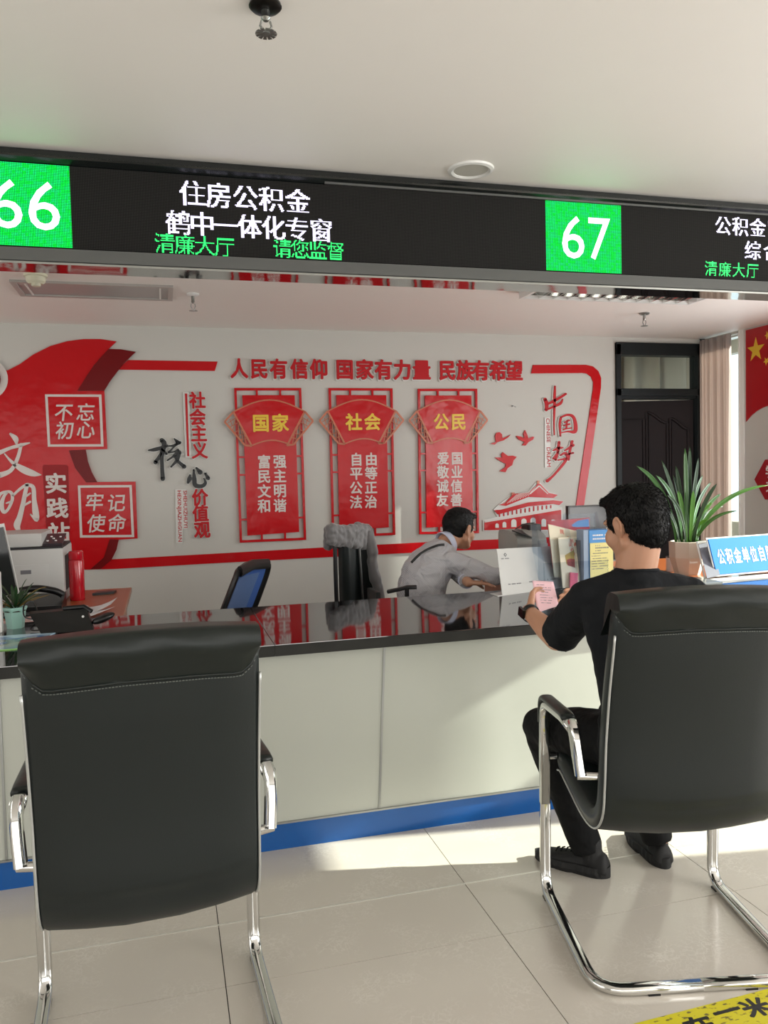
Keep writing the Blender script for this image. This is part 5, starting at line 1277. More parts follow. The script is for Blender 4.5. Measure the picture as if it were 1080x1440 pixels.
# monitor at right
r = thing('desktop_monitor', 'black desktop monitor behind the brochure holder, top edge showing', 'monitor', (2.5, 4.3, DZ2))
a = at(800, 713, 4.3); b_ = at(862, 717, 4.3)
xm = at(926, 745, 4.3).x
MB().box(a.x, xm, 4.30, 4.325, a.z - 0.33, a.z, 0.004).build('screen', mat('screen_dark_grey', (0.20, 0.20, 0.21), 0.25), r)
MB().box(xm, xm + 0.004, 4.296, 4.33, a.z - 0.33, a.z).build('silver_edge', m_steel, r)
MB().box(a.x - 0.004, xm, 4.298, 4.33, a.z, a.z + 0.006).box(a.x - 0.006, a.x, 4.298, 4.33, a.z - 0.33, a.z + 0.006).build('bezel', m_black, r)
MB().box(a.x + 0.23, a.x + 0.29, 4.33, 4.36, DZ2, a.z - 0.12).box(a.x + 0.16, a.x + 0.36, 4.28, 4.44, DZ2, DZ2 + 0.012).build('stand', m_black, r)
# cup
c = at(946, 795, 4.15); c.z = DZ2
r = thing('enamel_cup', 'small white cup with dark rim on desk left of the plant pot', 'cup', c)
MB().lathe(c, [(0.036, 0), (0.038, 0.004), (0.038, 0.085), (0.034, 0.085), (0.033, 0.01)], 22).build('cup', m_white, r, smooth=40)
MB().lathe(c, [(0.0385, 0.083), (0.0395, 0.088), (0.034, 0.088)], 22).build('rim', m_black, r, smooth=True)
# big plant
pc = Vector((2.90, 4.0, DZ2)); m_pot = mat('beige_planter', (0.82, 0.78, 0.72), 0.5)
r = thing('potted_orchid_plant', 'long-leaved green plant in faceted beige pot on desk at right', 'potted plant', pc)
MB().lathe(pc, [(0.070, 0.0), (0.100, 0.10), (0.102, 0.190), (0.095, 0.192), (0.092, 0.175)], 8, a0=0.25).build('pot', m_pot, r)
MB().lathe(pc + Z_ * 0.170, [(0.095, 0), (0.09, 0.008)], 16).build('soil', m_soil, r)
g = MB(); put_line(g, 'Succulent', pc + Vector((-0.06, -0.104, 0.075)), X_, Z_, NY, 0.05, 0.014, 0.001); g.build('pot_script', m_white, r)
tips = [((895, 655), .012, 1, 3.95), ((922, 668), .012, 1, 3.95), ((905, 700), .010, 0, 3.9), ((930, 647), .010, 0, 4.02), ((950, 655), .011, 0, 4.08), ((963, 630), .011, 1, 4.0), ((970, 628), .012, 0, 4.05),
        ((982, 644), .012, 0, 3.98), ((1000, 678), .012, 1, 4.1), ((1014, 694), .012, 1, 4.0), ((1008, 680), .010, 0, 3.9), ((1082, 682), .013, 2, 3.92), ((1037, 718), .011, 1, 3.88), ((938, 696), .010, 0, 3.92),
        ((988, 668), .011, 1, 4.1), ((1002, 706), .011, 2, 3.95), ((975, 690), .012, 2, 3.95), ((953, 690), .011, 2, 4.02), ((932, 717), .009, 0, 4.0), ((995, 730), .010, 2, 3.95), ((946, 668), .010, 0, 4.1), ((1018, 712), .010, 0, 4.1)]
m_leaf2 = [m_leafd, mat('leaf_mid', (0.22, 0.40, 0.16), 0.3, var=0.25, vscale=14), m_leafb]
for i, ((px, py), w_, k, yy) in enumerate(tips):
    t_ = at(px, py, yy); off = (t_ - pc); bx = max(-0.06, min(0.06, off.x * 0.18))
    b0 = pc + Vector((bx + 0.01 * math.sin(i * 2.1), 0.02 * math.cos(i * 1.7), 0.172))
    sag = 0.05 + 0.25 * abs(off.x) if t_.z < 1.40 else 0.02
    leaf(b0, t_, w_ * 1.25, 0.0, m_leaf2[k], r, n=14, side=(0.9, 0.3 * math.sin(i), 0.35 * math.copysign(1, -off.x)), bend=(-off.x * 0.25, 0, sag * 0.8), fold=0.3)
# blue counter sign
r = thing('blue_counter_sign', 'tilted blue sign with white characters in white stand on the counter', 'sign', (3.0, 3.62, CT))
TLs = at(996, 758, 3.68); BLs = at(1008.5, 808, 3.60); BLs.z = max(BLs.z, CT + 0.012)
ww = 0.62; dirx = Vector((1, 0.12, 0)).normalized()
TRs = TLs + dirx * ww; BRs = BLs + dirx * ww
NS = (BRs - BLs).cross(TLs - BLs).normalized()
if NS.y > 0: NS = -NS
m_board2 = mat('sign_letter_white', (0.9, 0.9, 0.9), 0.7, spec=0.1)
m_sblue = mat('sign_blue', (0.06, 0.44, 0.78), 0.65, spec=0.15)
MB().prism([BLs, BRs, TRs, TLs], -NS * 0.006).build('blue_board', m_sblue, r)
Vs = (TLs - BLs).normalized()
MB().prism([BLs - Vs * 0.008 - dirx * 0.008, BRs - Vs * 0.008, TRs + Vs * 0.008, TLs + Vs * 0.008 - dirx * 0.008], -NS * 0.004).build('white_border', m_white, r).location = -NS * 0.006
ga = at(980, 763, 3.74); gb = at(992, 817, 3.57); gb.z = CT + 0.004
e = MB(); d2 = dirx * 0.62
e.tube([gb + d2, gb, ga, ga + d2 * 0.2], 0.010, 4, r2=0.006).build('white_stand', m_white, r)
MB().prism([ga + dirx * 0.012 - Z_ * 0.01, gb + dirx * 0.012 + Z_ * 0.012, gb + dirx * 0.1 + Z_ * 0.02, ga + dirx * 0.1], Y_ * 0.003).build('grey_backing', mat('grey_card', (0.42, 0.43, 0.48), 0.6), r)
o = MB().box(gb.x, gb.x + 0.62, 3.55, 3.60, CT, CT + 0.008).build('base', m_white, r)
for i, ch in enumerate('公积金单位自助上网区'):
    u = 0.045 + 0.0575 * i
    P = TLs + dirx * (u + 0.012) + (BLs - TLs) * 0.52 + NS * 0.0003
    g = MB(); put_glyph(g, ch, P, dirx, Vs, NS, 0.050, 0.092, 0.0012, bold=0.02, shear=0.0); g.build('character', m_board2, r)
o = MB().prism([at(958, 806, 3.55), at(975, 800, 3.62), at(990, 818, 3.50), at(975, 822, 3.42)], Z_ * 0.004)
o = MB().box(2.46, 2.70, 3.44, 3.64, CT, CT + 0.016, 0.004).build('tablet', mat('tablet_grey', (0.35, 0.38, 0.38), 0.2)); tag(o, 'thin grey tablet lying on counter left of blue sign', 'tablet')
o = MB().box(3.02, 3.16, 3.30, 3.36, CT, CT + 0.012, 0.004).build('black_pen_case', m_black); tag(o, 'small black object on counter in front of blue sign', 'case')
# ================================================================ people
m_skin = mat('skin', (0.74, 0.55, 0.44), 0.5, var=0.06, vscale=12, sss=0.15, bump=0.05, bscale=200, bdist=0.001)
m_hair = mat('black_hair', (0.035, 0.031, 0.031), 0.6, spec=0.25, var=0.3, vscale=60)
m_lip = mat('lips', (0.62, 0.34, 0.30), 0.45)
m_eye = mat('eye_white', (0.85, 0.84, 0.82), 0.25)
m_iris = mat('iris_dark', (0.06, 0.04, 0.03), 0.15)

def V3(*a): return Vector(a)
def head_frame(c, yaw, pitch=0.0, roll=0.0):
    """columns: side (to its left), facing, up"""
    f = V3(math.cos(yaw), math.sin(yaw), 0); s = V3(-f.y, f.x, 0); u = Z_.copy()
    R = Matrix.Rotation(pitch, 3, s) ; f = R @ f; u = R @ u
    R = Matrix.Rotation(roll, 3, f); s = R @ s; u = R @ u
    return Vector(c), s, f, u
def hp(fr, s, f, u, k=1.0): return fr[0] + (fr[1] * s + fr[2] * f + fr[3] * u) * k
def hm(fr): return Matrix((fr[1], fr[2], fr[3])).transposed()
def add_head(mb, fr, neck_base, k=1.0, neck_r=0.056, flare=1.5):
    R = hm(fr)
    mb.ell(hp(fr, 0, -0.008, 0.020, k), (0.076 * k, 0.097 * k, 0.095 * k), R, 28, 18)
    mb.ell(hp(fr, 0, 0.022, -0.040, k), (0.064 * k, 0.070 * k, 0.075 * k), R, 24, 14)
    mb.ell(hp(fr, 0, 0.058, -0.092, k), (0.030 * k, 0.028 * k, 0.024 * k), R, 16, 10)
    for s in (-1, 1):
        mb.ell(hp(fr, s * 0.044, 0.052, -0.032, k), (0.024 * k, 0.030 * k, 0.034 * k), R, 16, 10)      # cheek
        mb.cap(hp(fr, s * 0.060, -0.005, -0.055, k), 0.018 * k, hp(fr, s * 0.030, 0.050, -0.092, k), 0.018 * k)  # jaw line
        mb.ell(hp(fr, s * 0.030, 0.079, 0.018, k), (0.024 * k, 0.012 * k, 0.010 * k), R, 12, 8)        # brow
        # ear: rim, bowl edge, lobe
        rim = [hp(fr, s * 0.074, 0.010, -0.022, k), hp(fr, s * 0.083, 0.008, 0.014, k), hp(fr, s * 0.088, -0.010, 0.026, k), hp(fr, s * 0.090, -0.026, 0.010, k), hp(fr, s * 0.085, -0.020, -0.016, k), hp(fr, s * 0.077, -0.004, -0.036, k)]
        rc = [Vector(p) for p in crv([tuple(p) for p in rim], 4)]
        mb.tube(rc, 0.0048 * k, 8)
        mb.ell(hp(fr, s * 0.078, -0.006, -0.002, k), (0.006 * k, 0.016 * k, 0.026 * k), R, 12, 8)
        mb.ell(hp(fr, s * 0.077, 0.002, -0.034, k), (0.005 * k, 0.008 * k, 0.010 * k), R, 10, 8)
    mb.cap(hp(fr, 0, 0.086, 0.008, k), 0.009 * k, hp(fr, 0, 0.104, -0.026, k), 0.0125 * k)              # nose
    for s in (-1, 1): mb.ell(hp(fr, s * 0.012, 0.094, -0.030, k), (0.009 * k, 0.010 * k, 0.008 * k), R, 10, 8)
    mb.ell(hp(fr, 0, 0.086, -0.052, k), (0.024 * k, 0.012 * k, 0.006 * k), R, 12, 8)
    mb.ell(hp(fr, 0, 0.083, -0.063, k), (0.021 * k, 0.012 * k, 0.007 * k), R, 12, 8)
    nb = Vector(neck_base)
    mb.cap(hp(fr, 0, -0.022, -0.045, k), neck_r * k, nb, neck_r * 1.08 * k, 20)
    mb.cap(nb, neck_r * 1.08 * k, nb - Z_ * 0.04, neck_r * flare * k, 20)
def face_parts(fr, body, k=1.0):
    R = hm(fr)
    for s in (-1, 1):
        o = MB().ell(hp(fr, s * 0.031, 0.077, 0.002, k), (0.013 * k, 0.010 * k, 0.007 * k), R, 14, 10).build('eye', m_eye, body, smooth='all')
        MB().ell(hp(fr, s * 0.031, 0.0845, 0.002, k), (0.0055 * k, 0.004 * k, 0.0055 * k), R, 12, 8).build('iris', m_iris, o, smooth='all')
        MB().tube([hp(fr, s * 0.014, 0.091, 0.020, k), hp(fr, s * 0.030, 0.090, 0.026, k), hp(fr, s * 0.048, 0.080, 0.021, k)], [0.003 * k, 0.004 * k, 0.002 * k], 8, r2=[0.002, 0.003, 0.0015]).build('eyebrow', m_hair, body, smooth='all')
    MB().ell(hp(fr, 0, 0.0945, -0.0525, k), (0.020 * k, 0.005 * k, 0.0035 * k), R, 14, 8).ell(hp(fr, 0, 0.0925, -0.0615, k), (0.018 * k, 0.005 * k, 0.004 * k), R, 14, 8).build('lips', m_lip, body, smooth='all')
def hair(fr, body, k=1.0, seed=1, voxel=0.005, tuft=3200, quiff=0.0, ln=0.011, nape=0.0):
    R = hm(fr); mb = MB()
    mb.ell(hp(fr, 0, -0.018, 0.034, k), (0.084 * k, 0.098 * k, 0.097 * k), R, 28, 18)
    mb.ell(hp(fr, 0, 0.012, 0.068, k), (0.070 * k, 0.076 * k, 0.062 * k), R, 24, 14)
    mb.ell(hp(fr, 0, -0.044, -0.012 - nape, k), (0.066 * k, 0.064 * k, 0.068 * k), R, 24, 14)
    for s in (-1, 1): mb.ell(hp(fr, s * 0.056, 0.012, 0.016, k), (0.026 * k, 0.042 * k, 0.036 * k), R, 16, 10)
    if quiff:
        mb.ell(hp(fr, 0, 0.070, 0.084, k), (0.056 * k, 0.036 * k, 0.022 * k), R, 16, 10)
        mb.ell(hp(fr, 0, 0.092 + quiff, 0.082, k), (0.044 * k, 0.022 * k, 0.014 * k), R, 16, 10)
    me = mb.remesh(voxel, 5)
    NV = [v.normal.copy() for v in me.vertices]
    for v, n_ in zip(me.vertices, NV):
        a = noise.noise(v.co * 55 + Vector((seed, 0, 0))) * 0.002 + noise.noise(v.co * 140) * 0.0018
        v.co += n_ * a
    me.update(); h = link('hair', me, m_hair, body, smooth='all')
    rn = random.Random(seed); polys = me.polygons; N = len(polys); t = MB(); c0 = fr[0]
    crown = hp(fr, 0.02, -0.035, 0.13, k)
    for _ in range(tuft):
        p = polys[rn.randrange(N)]; c = p.center; n_ = p.normal
        away = (c - crown); away = (away - n_ * away.dot(n_))
        away = away.normalized() if away.length > 1e-5 else X_
        l = ln * (0.7 + 0.7 * rn.random()) * k; d = (n_ * 0.22 + away * 1.0 + Vector((rn.uniform(-.25, .25), rn.uniform(-.25, .25), rn.uniform(-.2, .2)))).normalized()
        s_ = d.cross(n_).normalized() * 0.0009
        a = c - n_ * 0.001; t.add([a - s_, a + s_, a + d * l * 0.6 + s_ * 0.7 + n_ * 0.001, a + d * l, a + d * l * 0.6 - s_ * 0.7 + n_ * 0.001], [(0, 1, 2, 3, 4)])
    t.build('hair_tufts', m_hair, h, kind='stuff')
    return h
def hand(mb, wrist, d, palm_n, side, k=1.0, curl=0.35, spread=1.0, thumb_side=1, tc=0.5):
    """wrist point, direction of the fingers, palm normal, thumb on side*thumb_side"""
    d = Vector(d).normalized(); n_ = Vector(palm_n); n_ = (n_ - d * n_.dot(d)).normalized(); s = d.cross(n_) * thumb_side
    w_ = Vector(wrist)
    for j in range(4):
        o = (j - 1.5) * 0.019 * k
        mb.cap(w_ + d * 0.012 * k + s * (-o * 0.7), 0.0145 * k, w_ + d * 0.078 * k + s * (-o), 0.0115 * k, 10)
    lens = (0.074, 0.082, 0.076, 0.058)
    for j in range(4):
        o = (j - 1.5) * 0.020 * k * -1
        b = w_ + d * 0.080 * k + s * o; L_ = lens[j] * k; c = 0.0
        dd = (d + s * (o * 3.0 * spread)).normalized(); r_ = 0.0088 * k; p = b
        for seg, fr_ in enumerate((0.45, 0.30, 0.25)):
            c += curl * (0.6, 1.0, 0.7)[seg]; dv_ = dd * math.cos(c) + n_ * math.sin(c); q = p + dv_ * (L_ * fr_)
            mb.cap(p, r_ * (1 - 0.08 * seg), q, r_ * (0.92 - 0.08 * seg), 10); p = q
    b = w_ + d * 0.022 * k + s * 0.026 * k; t1 = b + (d * 0.55 + s * 0.75 + n_ * 0.25).normalized() * 0.040 * k; t2 = t1 + (d * 0.85 + s * 0.25 + n_ * tc).normalized() * 0.032 * k; t3 = t2 + (d * 0.9 + n_ * (tc + 0.15) - s * 0.05).normalized() * 0.024 * k
    mb.cap(b, 0.015 * k, t1, 0.0115 * k, 10).cap(t1, 0.011 * k, t2, 0.0098 * k, 10).cap(t2, 0.0098 * k, t3, 0.0085 * k, 10)
def wrinkle(me, amp, f, seed, direction=(1, 1, 3.0)):
    D = Vector(direction)
    NV = [v.normal.copy() for v in me.vertices]
    for v, n_ in zip(me.vertices, NV):
        p = Vector((v.co.x * D.x, v.co.y * D.y, v.co.z * D.z)); w1 = noise.noise(p * f + Vector((seed, 0, 0)))
        w2 = noise.noise(p * f * 2.3 + Vector((0, seed, 0)))
        v.co += n_ * ((abs(w1) * -1.4 + 0.3) * amp + w2 * amp * 0.35)
    me.update()

# ---------------- seated visitor in black, seen from behind
m_tee = mat('black_tshirt', (0.10, 0.108, 0.12), 0.9, spec=0.2, var=0.08, bump=0.7, bscale=9, bdist=0.035)
m_trou = mat('black_trousers', (0.05, 0.052, 0.055), 0.8, spec=0.2, var=0.1, bump=0.7, bscale=10, bdist=0.03)
m_shoe = mat('black_knit_shoe', (0.05, 0.05, 0.052), 0.7, bump=0.4, bscale=260, bdist=0.001)
rt = V3(0.985, -0.17, 0); fw = V3(0.17, 0.985, 0)
sh = V3(1.385, 2.165, 1.010)
hips = V3(1.375, 2.045, 0.56)
LS = V3(1.235, 2.195, 0.970); RS = V3(1.545, 2.13, 0.968)
LE = V3(1.258, 2.44, 0.800); RE = V3(1.60, 2.43, 0.80)
LWr = at(743, 860, 2.64); RWr = V3(1.535, 2.675, 0.868)
fr = head_frame(V3(1.398, 2.185, 1.192), math.radians(105), math.radians(10), 0)
def torso(mb, e, top=True):
    S = [((1.375, 2.035, 0.475), 0.170, 0.115), ((1.375, 2.035, 0.56), 0.178, 0.125), ((1.372, 2.030, 0.68), 0.168, 0.118), ((1.375, 2.055, 0.78), 0.172, 0.116), ((1.380, 2.095, 0.88), 0.184, 0.118),
         ((1.382, 2.135, 0.955), 0.185, 0.105), ((1.385, 2.160, 1.005), 0.150, 0.082), ((1.386, 2.170, 1.040), 0.085, 0.062)]
    mb.loft([(c, rt, a + e, fw, b + e) for c, a, b in S], 28)
body = MB(); torso(body, -0.012)
add_head(body, fr, (1.388, 2.170, 1.055), 1.0, 0.058)
body.chain([(LS, 0.050), (LE, 0.043), (LE.lerp(LWr, 0.35), 0.041), (LE.lerp(LWr, 0.75), 0.031), (LWr, 0.026)])
body.chain([(RS, 0.050), (RE, 0.043), (RE.lerp(RWr, 0.35), 0.041), (RE.lerp(RWr, 0.75), 0.031), (RWr, 0.026)])
papc = at(770, 838, 2.72)
hand(body, LWr + (papc - LWr).normalized() * 0.01, V3(0.45, 0.80, 0.42), V3(0.75, -0.45, -0.25), 1, 0.95, 0.55, thumb_side=1, tc=0.4)
hand(body, RWr, V3(-0.84, 0.48, 0.22), V3(-0.45, -0.8, -0.2), 1, 0.95, 0.55, thumb_side=-1, tc=0.4)
for s, kx in ((-1, 0.082), (1, 0.082)):
    pass
LH = hips + rt * -0.085; RH = hips + rt * 0.085
LK = V3(1.205, 2.455, 0.500); RK = V3(1.500, 2.470, 0.500)
LA = V3(1.345, 2.405, 0.085); RA = V3(1.606, 2.385, 0.085)
for H_, K_, A_ in ((LH, LK, LA), (RH, RK, RA)):
    body.chain([(H_, 0.072), (K_, 0.050), (K_.lerp(A_, 0.35), 0.048), (A_, 0.034)])
man = thing('person', 'man in black t-shirt seated with his back to the view, holding pink slip', 'person', (1.375, 2.04, 0))
me = body.remesh(0.0055, 4); skin = link('body', me, m_skin, man, smooth='all')
face_parts(fr, skin)
hair(fr, skin, 1.0, 3, 0.005, 9000, quiff=-0.004, ln=0.010, nape=0.006)
tee = MB(); torso(tee, 0.006)
tee.cap((1.386, 2.168, 1.035), 0.066, (1.384, 2.160, 1.01), 0.085)
def sleeve(mb, a, b, f, r0, r1):
    """shoulder to hem at fraction f of the upper arm; flat open end"""
    a = Vector(a); b = Vector(b); e = a.lerp(b, f); d = (b - a).normalized()
    mb.ell(a, (r0, r0, r0 * 0.97)); mb.tube([a - d * 0.01, a.lerp(e, 0.5), e - d * 0.012, e], [r0, (r0 + r1) / 2, r1, r1 * 1.0], 22)
sleeve(tee, LS, LE, 0.88, 0.060, 0.066)
tee.cap((1.36, 2.165, 1.005), 0.062, LS + Z_ * 0.004, 0.056); tee.cap((1.41, 2.15, 1.005), 0.062, RS + Z_ * 0.004, 0.056); sleeve(tee, RS, RE, 0.86, 0.066, 0.070)
me = tee.remesh(0.0065, 7)
wrinkle(me, 0.0050, 7.0, 2.0, (1.0, 1.0, 2.4))
shirt = link('tshirt', me, m_tee, man, smooth='all')
neck_c = V3(1.388, 2.171, 1.056)
MB().tube([neck_c + rt * (0.067 * math.cos(a)) + fw * (0.062 * math.sin(a) - 0.0) + Z_ * (-0.008 * math.sin(a) - 0.004) for a in [2 * PI * k / 28 for k in range(28)]], 0.006, 8, closed=True).build('collar', m_tee, man, smooth='all')
tr = MB(); tr.loft([(V3(1.375, 2.035, 0.475) + Z_ * z, rt, 0.176 + e, fw, 0.124 + e) for z, e in ((-0.005, -0.03), (0.02, 0.0), (0.08, 0.006), (0.125, 0.0))], 26)
for H_, K_, A_ in ((LH, LK, LA), (RH, RK, RA)):
    hem = A_.copy(); hem.z = 0.075
    tr.chain([(H_, 0.090), (H_.lerp(K_, 0.5), 0.083), (K_, 0.066)]); d = (hem - K_)
    tr.tube([K_, K_.lerp(hem, 0.3), K_.lerp(hem, 0.7), hem - d.normalized() * 0.015, hem], [0.064, 0.067, 0.058, 0.054, 0.053], 20)
me = tr.remesh(0.0075, 6); wrinkle(me, 0.006, 8.0, 5.0, (1, 1, 1.6)); link('trousers', me, m_trou, man, smooth='all')
def shoe(heel, toe, parent):
    heel = Vector(heel); toe = Vector(toe); d = (toe - heel); L_ = d.length; d.normalize(); s = V3(-d.y, d.x, 0)
    mb = MB()
    prof = [(0.00, 0.028, 0.050), (0.04, 0.036, 0.075), (0.10, 0.037, 0.082), (0.30, 0.036, 0.075), (0.50, 0.040, 0.062), (0.72, 0.046, 0.050), (0.88, 0.043, 0.042), (0.97, 0.030, 0.034), (1.0, 0.012, 0.024)]
    V = []; n = 18
    for t, w_, h_ in prof:
        c = heel + d * (t * L_)
        for k in range(n):
            a = 2 * PI * k / n; z = math.sin(a); V.append(c + s * (w_ * math.cos(a) * (1.0 if z < 0 else 0.92)) + Z_ * max(0.012, 0.024 + (h_ - 0.024) * z if z > 0 else 0.024 + 0.016 * z))
    F = [(i * n + k, i * n + (k + 1) % n, (i + 1) * n + (k + 1) % n, (i + 1) * n + k) for i in range(len(prof) - 1) for k in range(n)] + [tuple(range(n)), tuple(range((len(prof) - 1) * n, len(prof) * n))]
    mb.add(V, F)
    ank = heel + d * (0.22 * L_); mb.cap(ank + Z_ * 0.05, 0.036, ank + Z_ * 0.10, 0.034)
    sh_ = link('shoe', mb.remesh(0.0045, 4), m_shoe, parent, smooth='all')
    so = MB(); m_ = 56; out = []
    for k in range(m_):
        a = 2 * PI * k / m_; t = 0.5 - 0.5 * math.cos(a)
        w_ = 0.048 * (math.sin(min(1, t * 4.5) * PI / 2) ** 0.5 if t < 0.5 else math.sin(min(1, (1 - t) * 2.6) * PI / 2) ** 0.6) * (0.86 if t < 0.45 else 1.0)
        sg_ = 1 if a <= PI else -1
        out.append((heel + d * (-0.006 + t * (L_ + 0.012)), s * (w_ * sg_)))
    lo = [c + w_ * 0.93 for c, w_ in out]; mid = [c + w_ * (1.04 if k % 2 else 0.97) + Z_ * 0.014 for k, (c, w_) in enumerate(out)]; hi = [c + w_ * (0.98 if k % 2 else 0.93) + Z_ * (0.030 + 0.006 * (1 - k_)) for k, ((c, w_), k_) in enumerate(zip(out, [abs(0.5 - 0.5 * math.cos(2 * PI * q / m_)) for q in range(m_)]))]
    so.grid([lo, mid, hi], closed=True); so.f.append(tuple(range(m_))); so.f.append(tuple(range(2 * m_, 3 * m_)))
    so.build('ribbed_sole', m_shoe, sh_)
    ln_ = MB()
    for q in range(4):
        c = heel + d * (L_ * (0.48 + 0.07 * q)) + Z_ * (0.068 - 0.004 * q)
        ln_.tube([c - s * 0.018 - Z_ * 0.004, c + Z_ * 0.002, c + s * 0.018 - Z_ * 0.004], 0.0025, 6)
    ln_.build('laces', m_trou, sh_, kind='stuff')
shoe((1.388, 2.345, 0), (1.222, 2.545, 0), man)
shoe((1.603, 2.335, 0), (1.628, 2.595, 0), man)
# wristwatch
dW = (LWr - LE).normalized(); cw = LE.lerp(LWr, 0.93); uW = dW.cross(Z_).normalized(); vW = uW.cross(dW).normalized()
MB().tube([cw + uW * (0.032 * math.cos(a)) + vW * (0.032 * math.sin(a)) for a in [2 * PI * k / 28 for k in range(28)]], 0.010, 8, r2=0.0025, closed=True, side=dW).build('wristwatch', m_black, man, smooth='all')
wc = cw - uW * 0.032 + vW * 0.006
MB().obox(wc, dW, vW, -uW, -0.018, 0.018, -0.016, 0.016, -0.002, 0.008).build('watch_case', mat('watch_dark', (0.10, 0.10, 0.11), 0.15, metal=0.5), man)
# pink slip in his hands
m_pink = mat('pink_slip', (0.92, 0.76, 0.79), 0.7)
PS = [at(748.5, 816.5, 2.735), at(778, 818, 2.745), at(786, 852, 2.69), at(756, 862, 2.675)]
rows = []
for j in range(9):
    rows.append([bil(PS, k / 8, j / 8) + Y_ * (0.004 * math.sin(k / 8 * PI)) for k in range(9)])
o = MB().grid(rows).build('paper_slip', m_pink, smooth='all'); o.modifiers.new('t', 'SOLIDIFY').thickness = 0.0005
tag(o, 'pink printed slip held in the hands of the man in black', 'paper')
g = MB(); Up = (PS[1] - PS[0]).normalized(); Vp = (PS[0] - PS[3]).normalized(); Np = Up.cross(Vp); Np = Np if Np.y < 0 else -Np
for k, (u, ln) in enumerate(((0.12, 0.035), (0.12, 0.062), (0.25, 0.05), (0.30, 0.03), (0.22, 0.045), (0.22, 0.05), (0.22, 0.048), (0.22, 0.04))):
    scribble(g, bil(PS, u, 0.14 + 0.085 * k) + Np * 0.002 + Y_ * -0.001, Up, Vp, Np, ln, 0.0028, 40 + k, 0.85)
g.build('print_lines', m_print, o, kind='stuff')

# ---------------- clerk behind the counter
m_shirt = bpy.data.materials.new('striped_grey_shirt'); m_shirt.use_nodes = True
nt = m_shirt.node_tree; b = nt.nodes['Principled BSDF']; tc = nt.nodes.new('ShaderNodeTexCoord'); wv = nt.nodes.new('ShaderNodeTexWave'); wv.inputs['Scale'].default_value = 55; wv.inputs['Distortion'].default_value = 0.6; wv.bands_direction = 'X'
mpp = nt.nodes.new('ShaderNodeMapping'); mpp.inputs['Rotation'].default_value = (0, 0.35, 0); mx = nt.nodes.new('ShaderNodeMix'); mx.data_type = 'RGBA'; mx.inputs[6].default_value = lin((0.66, 0.655, 0.67)); mx.inputs[7].default_value = lin((0.80, 0.80, 0.82))
nt.links.new(tc.outputs['Object'], mpp.inputs[0]); nt.links.new(mpp.outputs[0], wv.inputs['Vector']); nt.links.new(wv.outputs['Fac'], mx.inputs[0]); nt.links.new(mx.outputs[2], b.inputs['Base Color']); b.inputs['Roughness'].default_value = 0.6
n9 = nt.nodes.new('ShaderNodeTexNoise'); n9.inputs['Scale'].default_value = 9; n9.inputs['Distortion'].default_value = 1.5; b9 = nt.nodes.new('ShaderNodeBump'); b9.inputs['Strength'].default_value = 0.8; b9.inputs['Distance'].default_value = 0.03
nt.links.new(tc.outputs['Object'], n9.inputs['Vector']); nt.links.new(n9.outputs['Fac'], b9.inputs['Height']); nt.links.new(b9.outputs[0], b.inputs['Normal'])
m_shirt2 = mat('shirt_light', (0.78, 0.80, 0.88), 0.55)
clerk = thing('person', 'clerk in grey striped shirt leaning on desk behind the counter, face turned away', 'person', (1.38, 4.28, 0))
h2 = V3(0.985, 0.17, 0); r2_ = V3(0.17, -0.985, 0)
S2 = [((1.360, 4.25, 0.46), 0.17, 0.12), ((1.355, 4.25, 0.60), 0.165, 0.12), ((1.365, 4.26, 0.72), 0.165, 0.122), ((1.400, 4.27, 0.81), 0.175, 0.118), ((1.445, 4.28, 0.870), 0.178, 0.100), ((1.490, 4.295, 0.915), 0.150, 0.075), ((1.530, 4.305, 0.950), 0.080, 0.058)]
def torso2(mb, e):
    ax = [V3(0.985, 0.17, 0)] * 3 + [V3(0.93, 0.16, -0.30), V3(0.85, 0.15, -0.50), V3(0.78, 0.14, -0.60), V3(0.75, 0.14, -0.64)]
    mb.loft([(c, r2_, a + e, q, b_ + e) for (c, a, b_), q in zip(S2, ax)], 26)
fr2 = head_frame((1.632, 4.35, 1.033), math.radians(27), math.radians(8), 0)
RS2 = V3(1.505, 4.135, 0.870); LS2 = V3(1.515, 4.45, 0.880)
RE2 = V3(1.700, 4.02, 0.795); LE2 = V3(1.60, 4.34, 0.795)
RW2 = V3(1.915, 4.13, 0.785); LW2 = V3(1.555, 4.02, 0.770)
bd2 = MB(); torso2(bd2, -0.012); add_head(bd2, fr2, (1.540, 4.308, 0.962), 0.98, 0.054, 1.0)
bd2.chain([(RS2, 0.046), (RE2, 0.038), (RW2, 0.026)]); bd2.chain([(LS2, 0.046), (LE2, 0.038), (LW2, 0.026)])
hand(bd2, RW2, V3(0.9, 0.4, -0.05), V3(0, 0, -1), 1, 0.92, 0.25, thumb_side=-1)
hand(bd2, LW2, V3(0.92, -0.35, -0.06), V3(0, 0, -1), 1, 0.92, 0.18, thumb_side=1)
H2 = V3(1.36, 4.26, 0.50)
LEGS2 = [(H2 + r2_ * s * 0.085, H2 + r2_ * s * 0.10 + h2 * 0.42 + Z_ * 0.0, H2 + r2_ * s * 0.10 + h2 * 0.40 - Z_ * 0.42) for s in (-1, 1)]
for a, k_, an in LEGS2: bd2.chain([(a, 0.065), (k_, 0.048), (an, 0.034)])
me = bd2.remesh(0.0058, 4); sk2 = link('body', me, m_skin, clerk, smooth='all')
face_parts(fr2, sk2, 0.98)
hair(fr2, sk2, 0.98, 9, 0.0055, 3000, quiff=0.004, ln=0.010)
s_ = MB(); torso2(s_, 0.006)
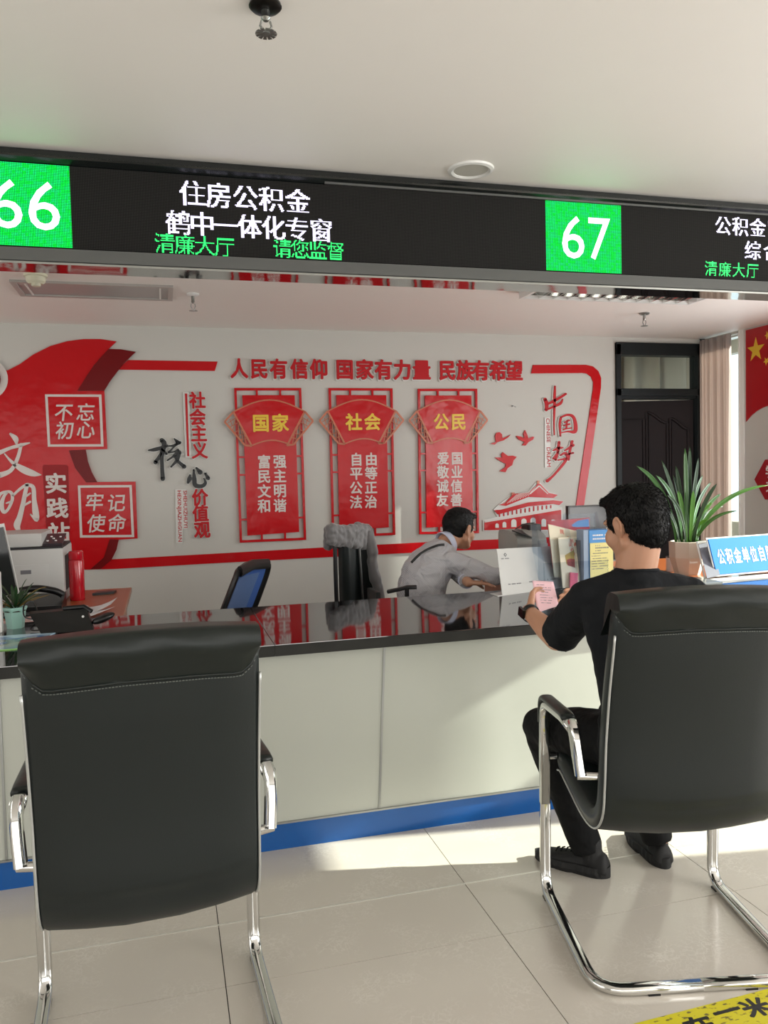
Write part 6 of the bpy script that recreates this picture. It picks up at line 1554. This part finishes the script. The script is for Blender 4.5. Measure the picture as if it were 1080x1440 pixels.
for a, e, w_ in ((RS2, RE2, RW2), (LS2, LE2, LW2)):
    s_.chain([(a, 0.064), (a.lerp(e, 0.6), 0.055), (e, 0.048)]); d = (w_ - e).normalized(); t_ = 0.98 if e is RE2 else 0.86
    s_.tube([e, e.lerp(w_, 0.5), e.lerp(w_, t_) - d * 0.01, e.lerp(w_, t_)], [0.048, 0.045, 0.041, 0.041], 20)
me = s_.remesh(0.0062, 6); wrinkle(me, 0.0095, 8.0, 7.0, (1.2, 1.2, 2.2)); shirt2 = link('shirt', me, m_shirt, clerk, smooth='all')
for a, e, w_ in ((RS2, RE2, RW2), (LS2, LE2, LW2)):
    t_ = 0.98 if e is RE2 else 0.86; d = (w_ - e).normalized(); c = e.lerp(w_, t_)
    MB().tube([c - d * 0.045, c + d * 0.004], 0.0435, 20, caps=False).build('cuff', m_shirt2, clerk, smooth='all').modifiers.new('t', 'SOLIDIFY').thickness = 0.003
nb = V3(1.540, 4.308, 0.958); nd = (hp(fr2, 0, -0.022, -0.045) - nb).normalized(); nu = r2_ - nd * r2_.dot(nd); nu.normalize(); nv_ = nd.cross(nu)
rows = []
for j, (off, rr) in enumerate(((-0.022, 0.080), (0.0, 0.072), (0.026, 0.064), (0.027, 0.060))):
    rows.append([nb + nd * (off + 0.012 * math.cos(a + 2.4)) + nu * (rr * math.cos(a)) + nv_ * (rr * math.sin(a)) for a in [2 * PI * k / 30 for k in range(30)]])
MB().grid(rows, closed=True).build('collar', m_shirt2, clerk, smooth='all').modifiers.new('t', 'SOLIDIFY').thickness = 0.003
# sling strap laid on the shirt's surface
bv = BVHTree.FromPolygons([v.co.copy() for v in me.vertices], [tuple(p.vertices) for p in me.polygons])
sp_ = []
for px, py in crv([(579, 792), (590, 781), (603, 773), (616, 768), (625, 767)], 4):
    d = ray(px, py).normalized(); hit = bv.ray_cast(EYE, d)
    if hit[0] is not None: sp_.append(hit[0] - d * 0.002)
if len(sp_) > 3:
    MB().tube(sp_, 0.012, 8, r2=0.003, side=(0, 0, 1)).build('sling_strap', m_black, clerk, smooth='all')
t2 = MB()
for a, k_, an in LEGS2: t2.chain([(a, 0.080), (k_, 0.060)]).tube([k_, an], [0.058, 0.05], 18)
t2.loft([(V3(1.36, 4.25, 0.44) + Z_ * z, r2_, 0.170 + e, h2, 0.122 + e) for z, e in ((0.0, -0.03), (0.03, 0.0), (0.15, 0.006))], 24)
link('trousers', t2.remesh(0.012, 5), m_trou, clerk, smooth='all')
for a, k_, an in LEGS2:
    p0 = V3(an.x - 0.05, an.y, 0); shoe(p0, p0 + h2 * 0.26, clerk)
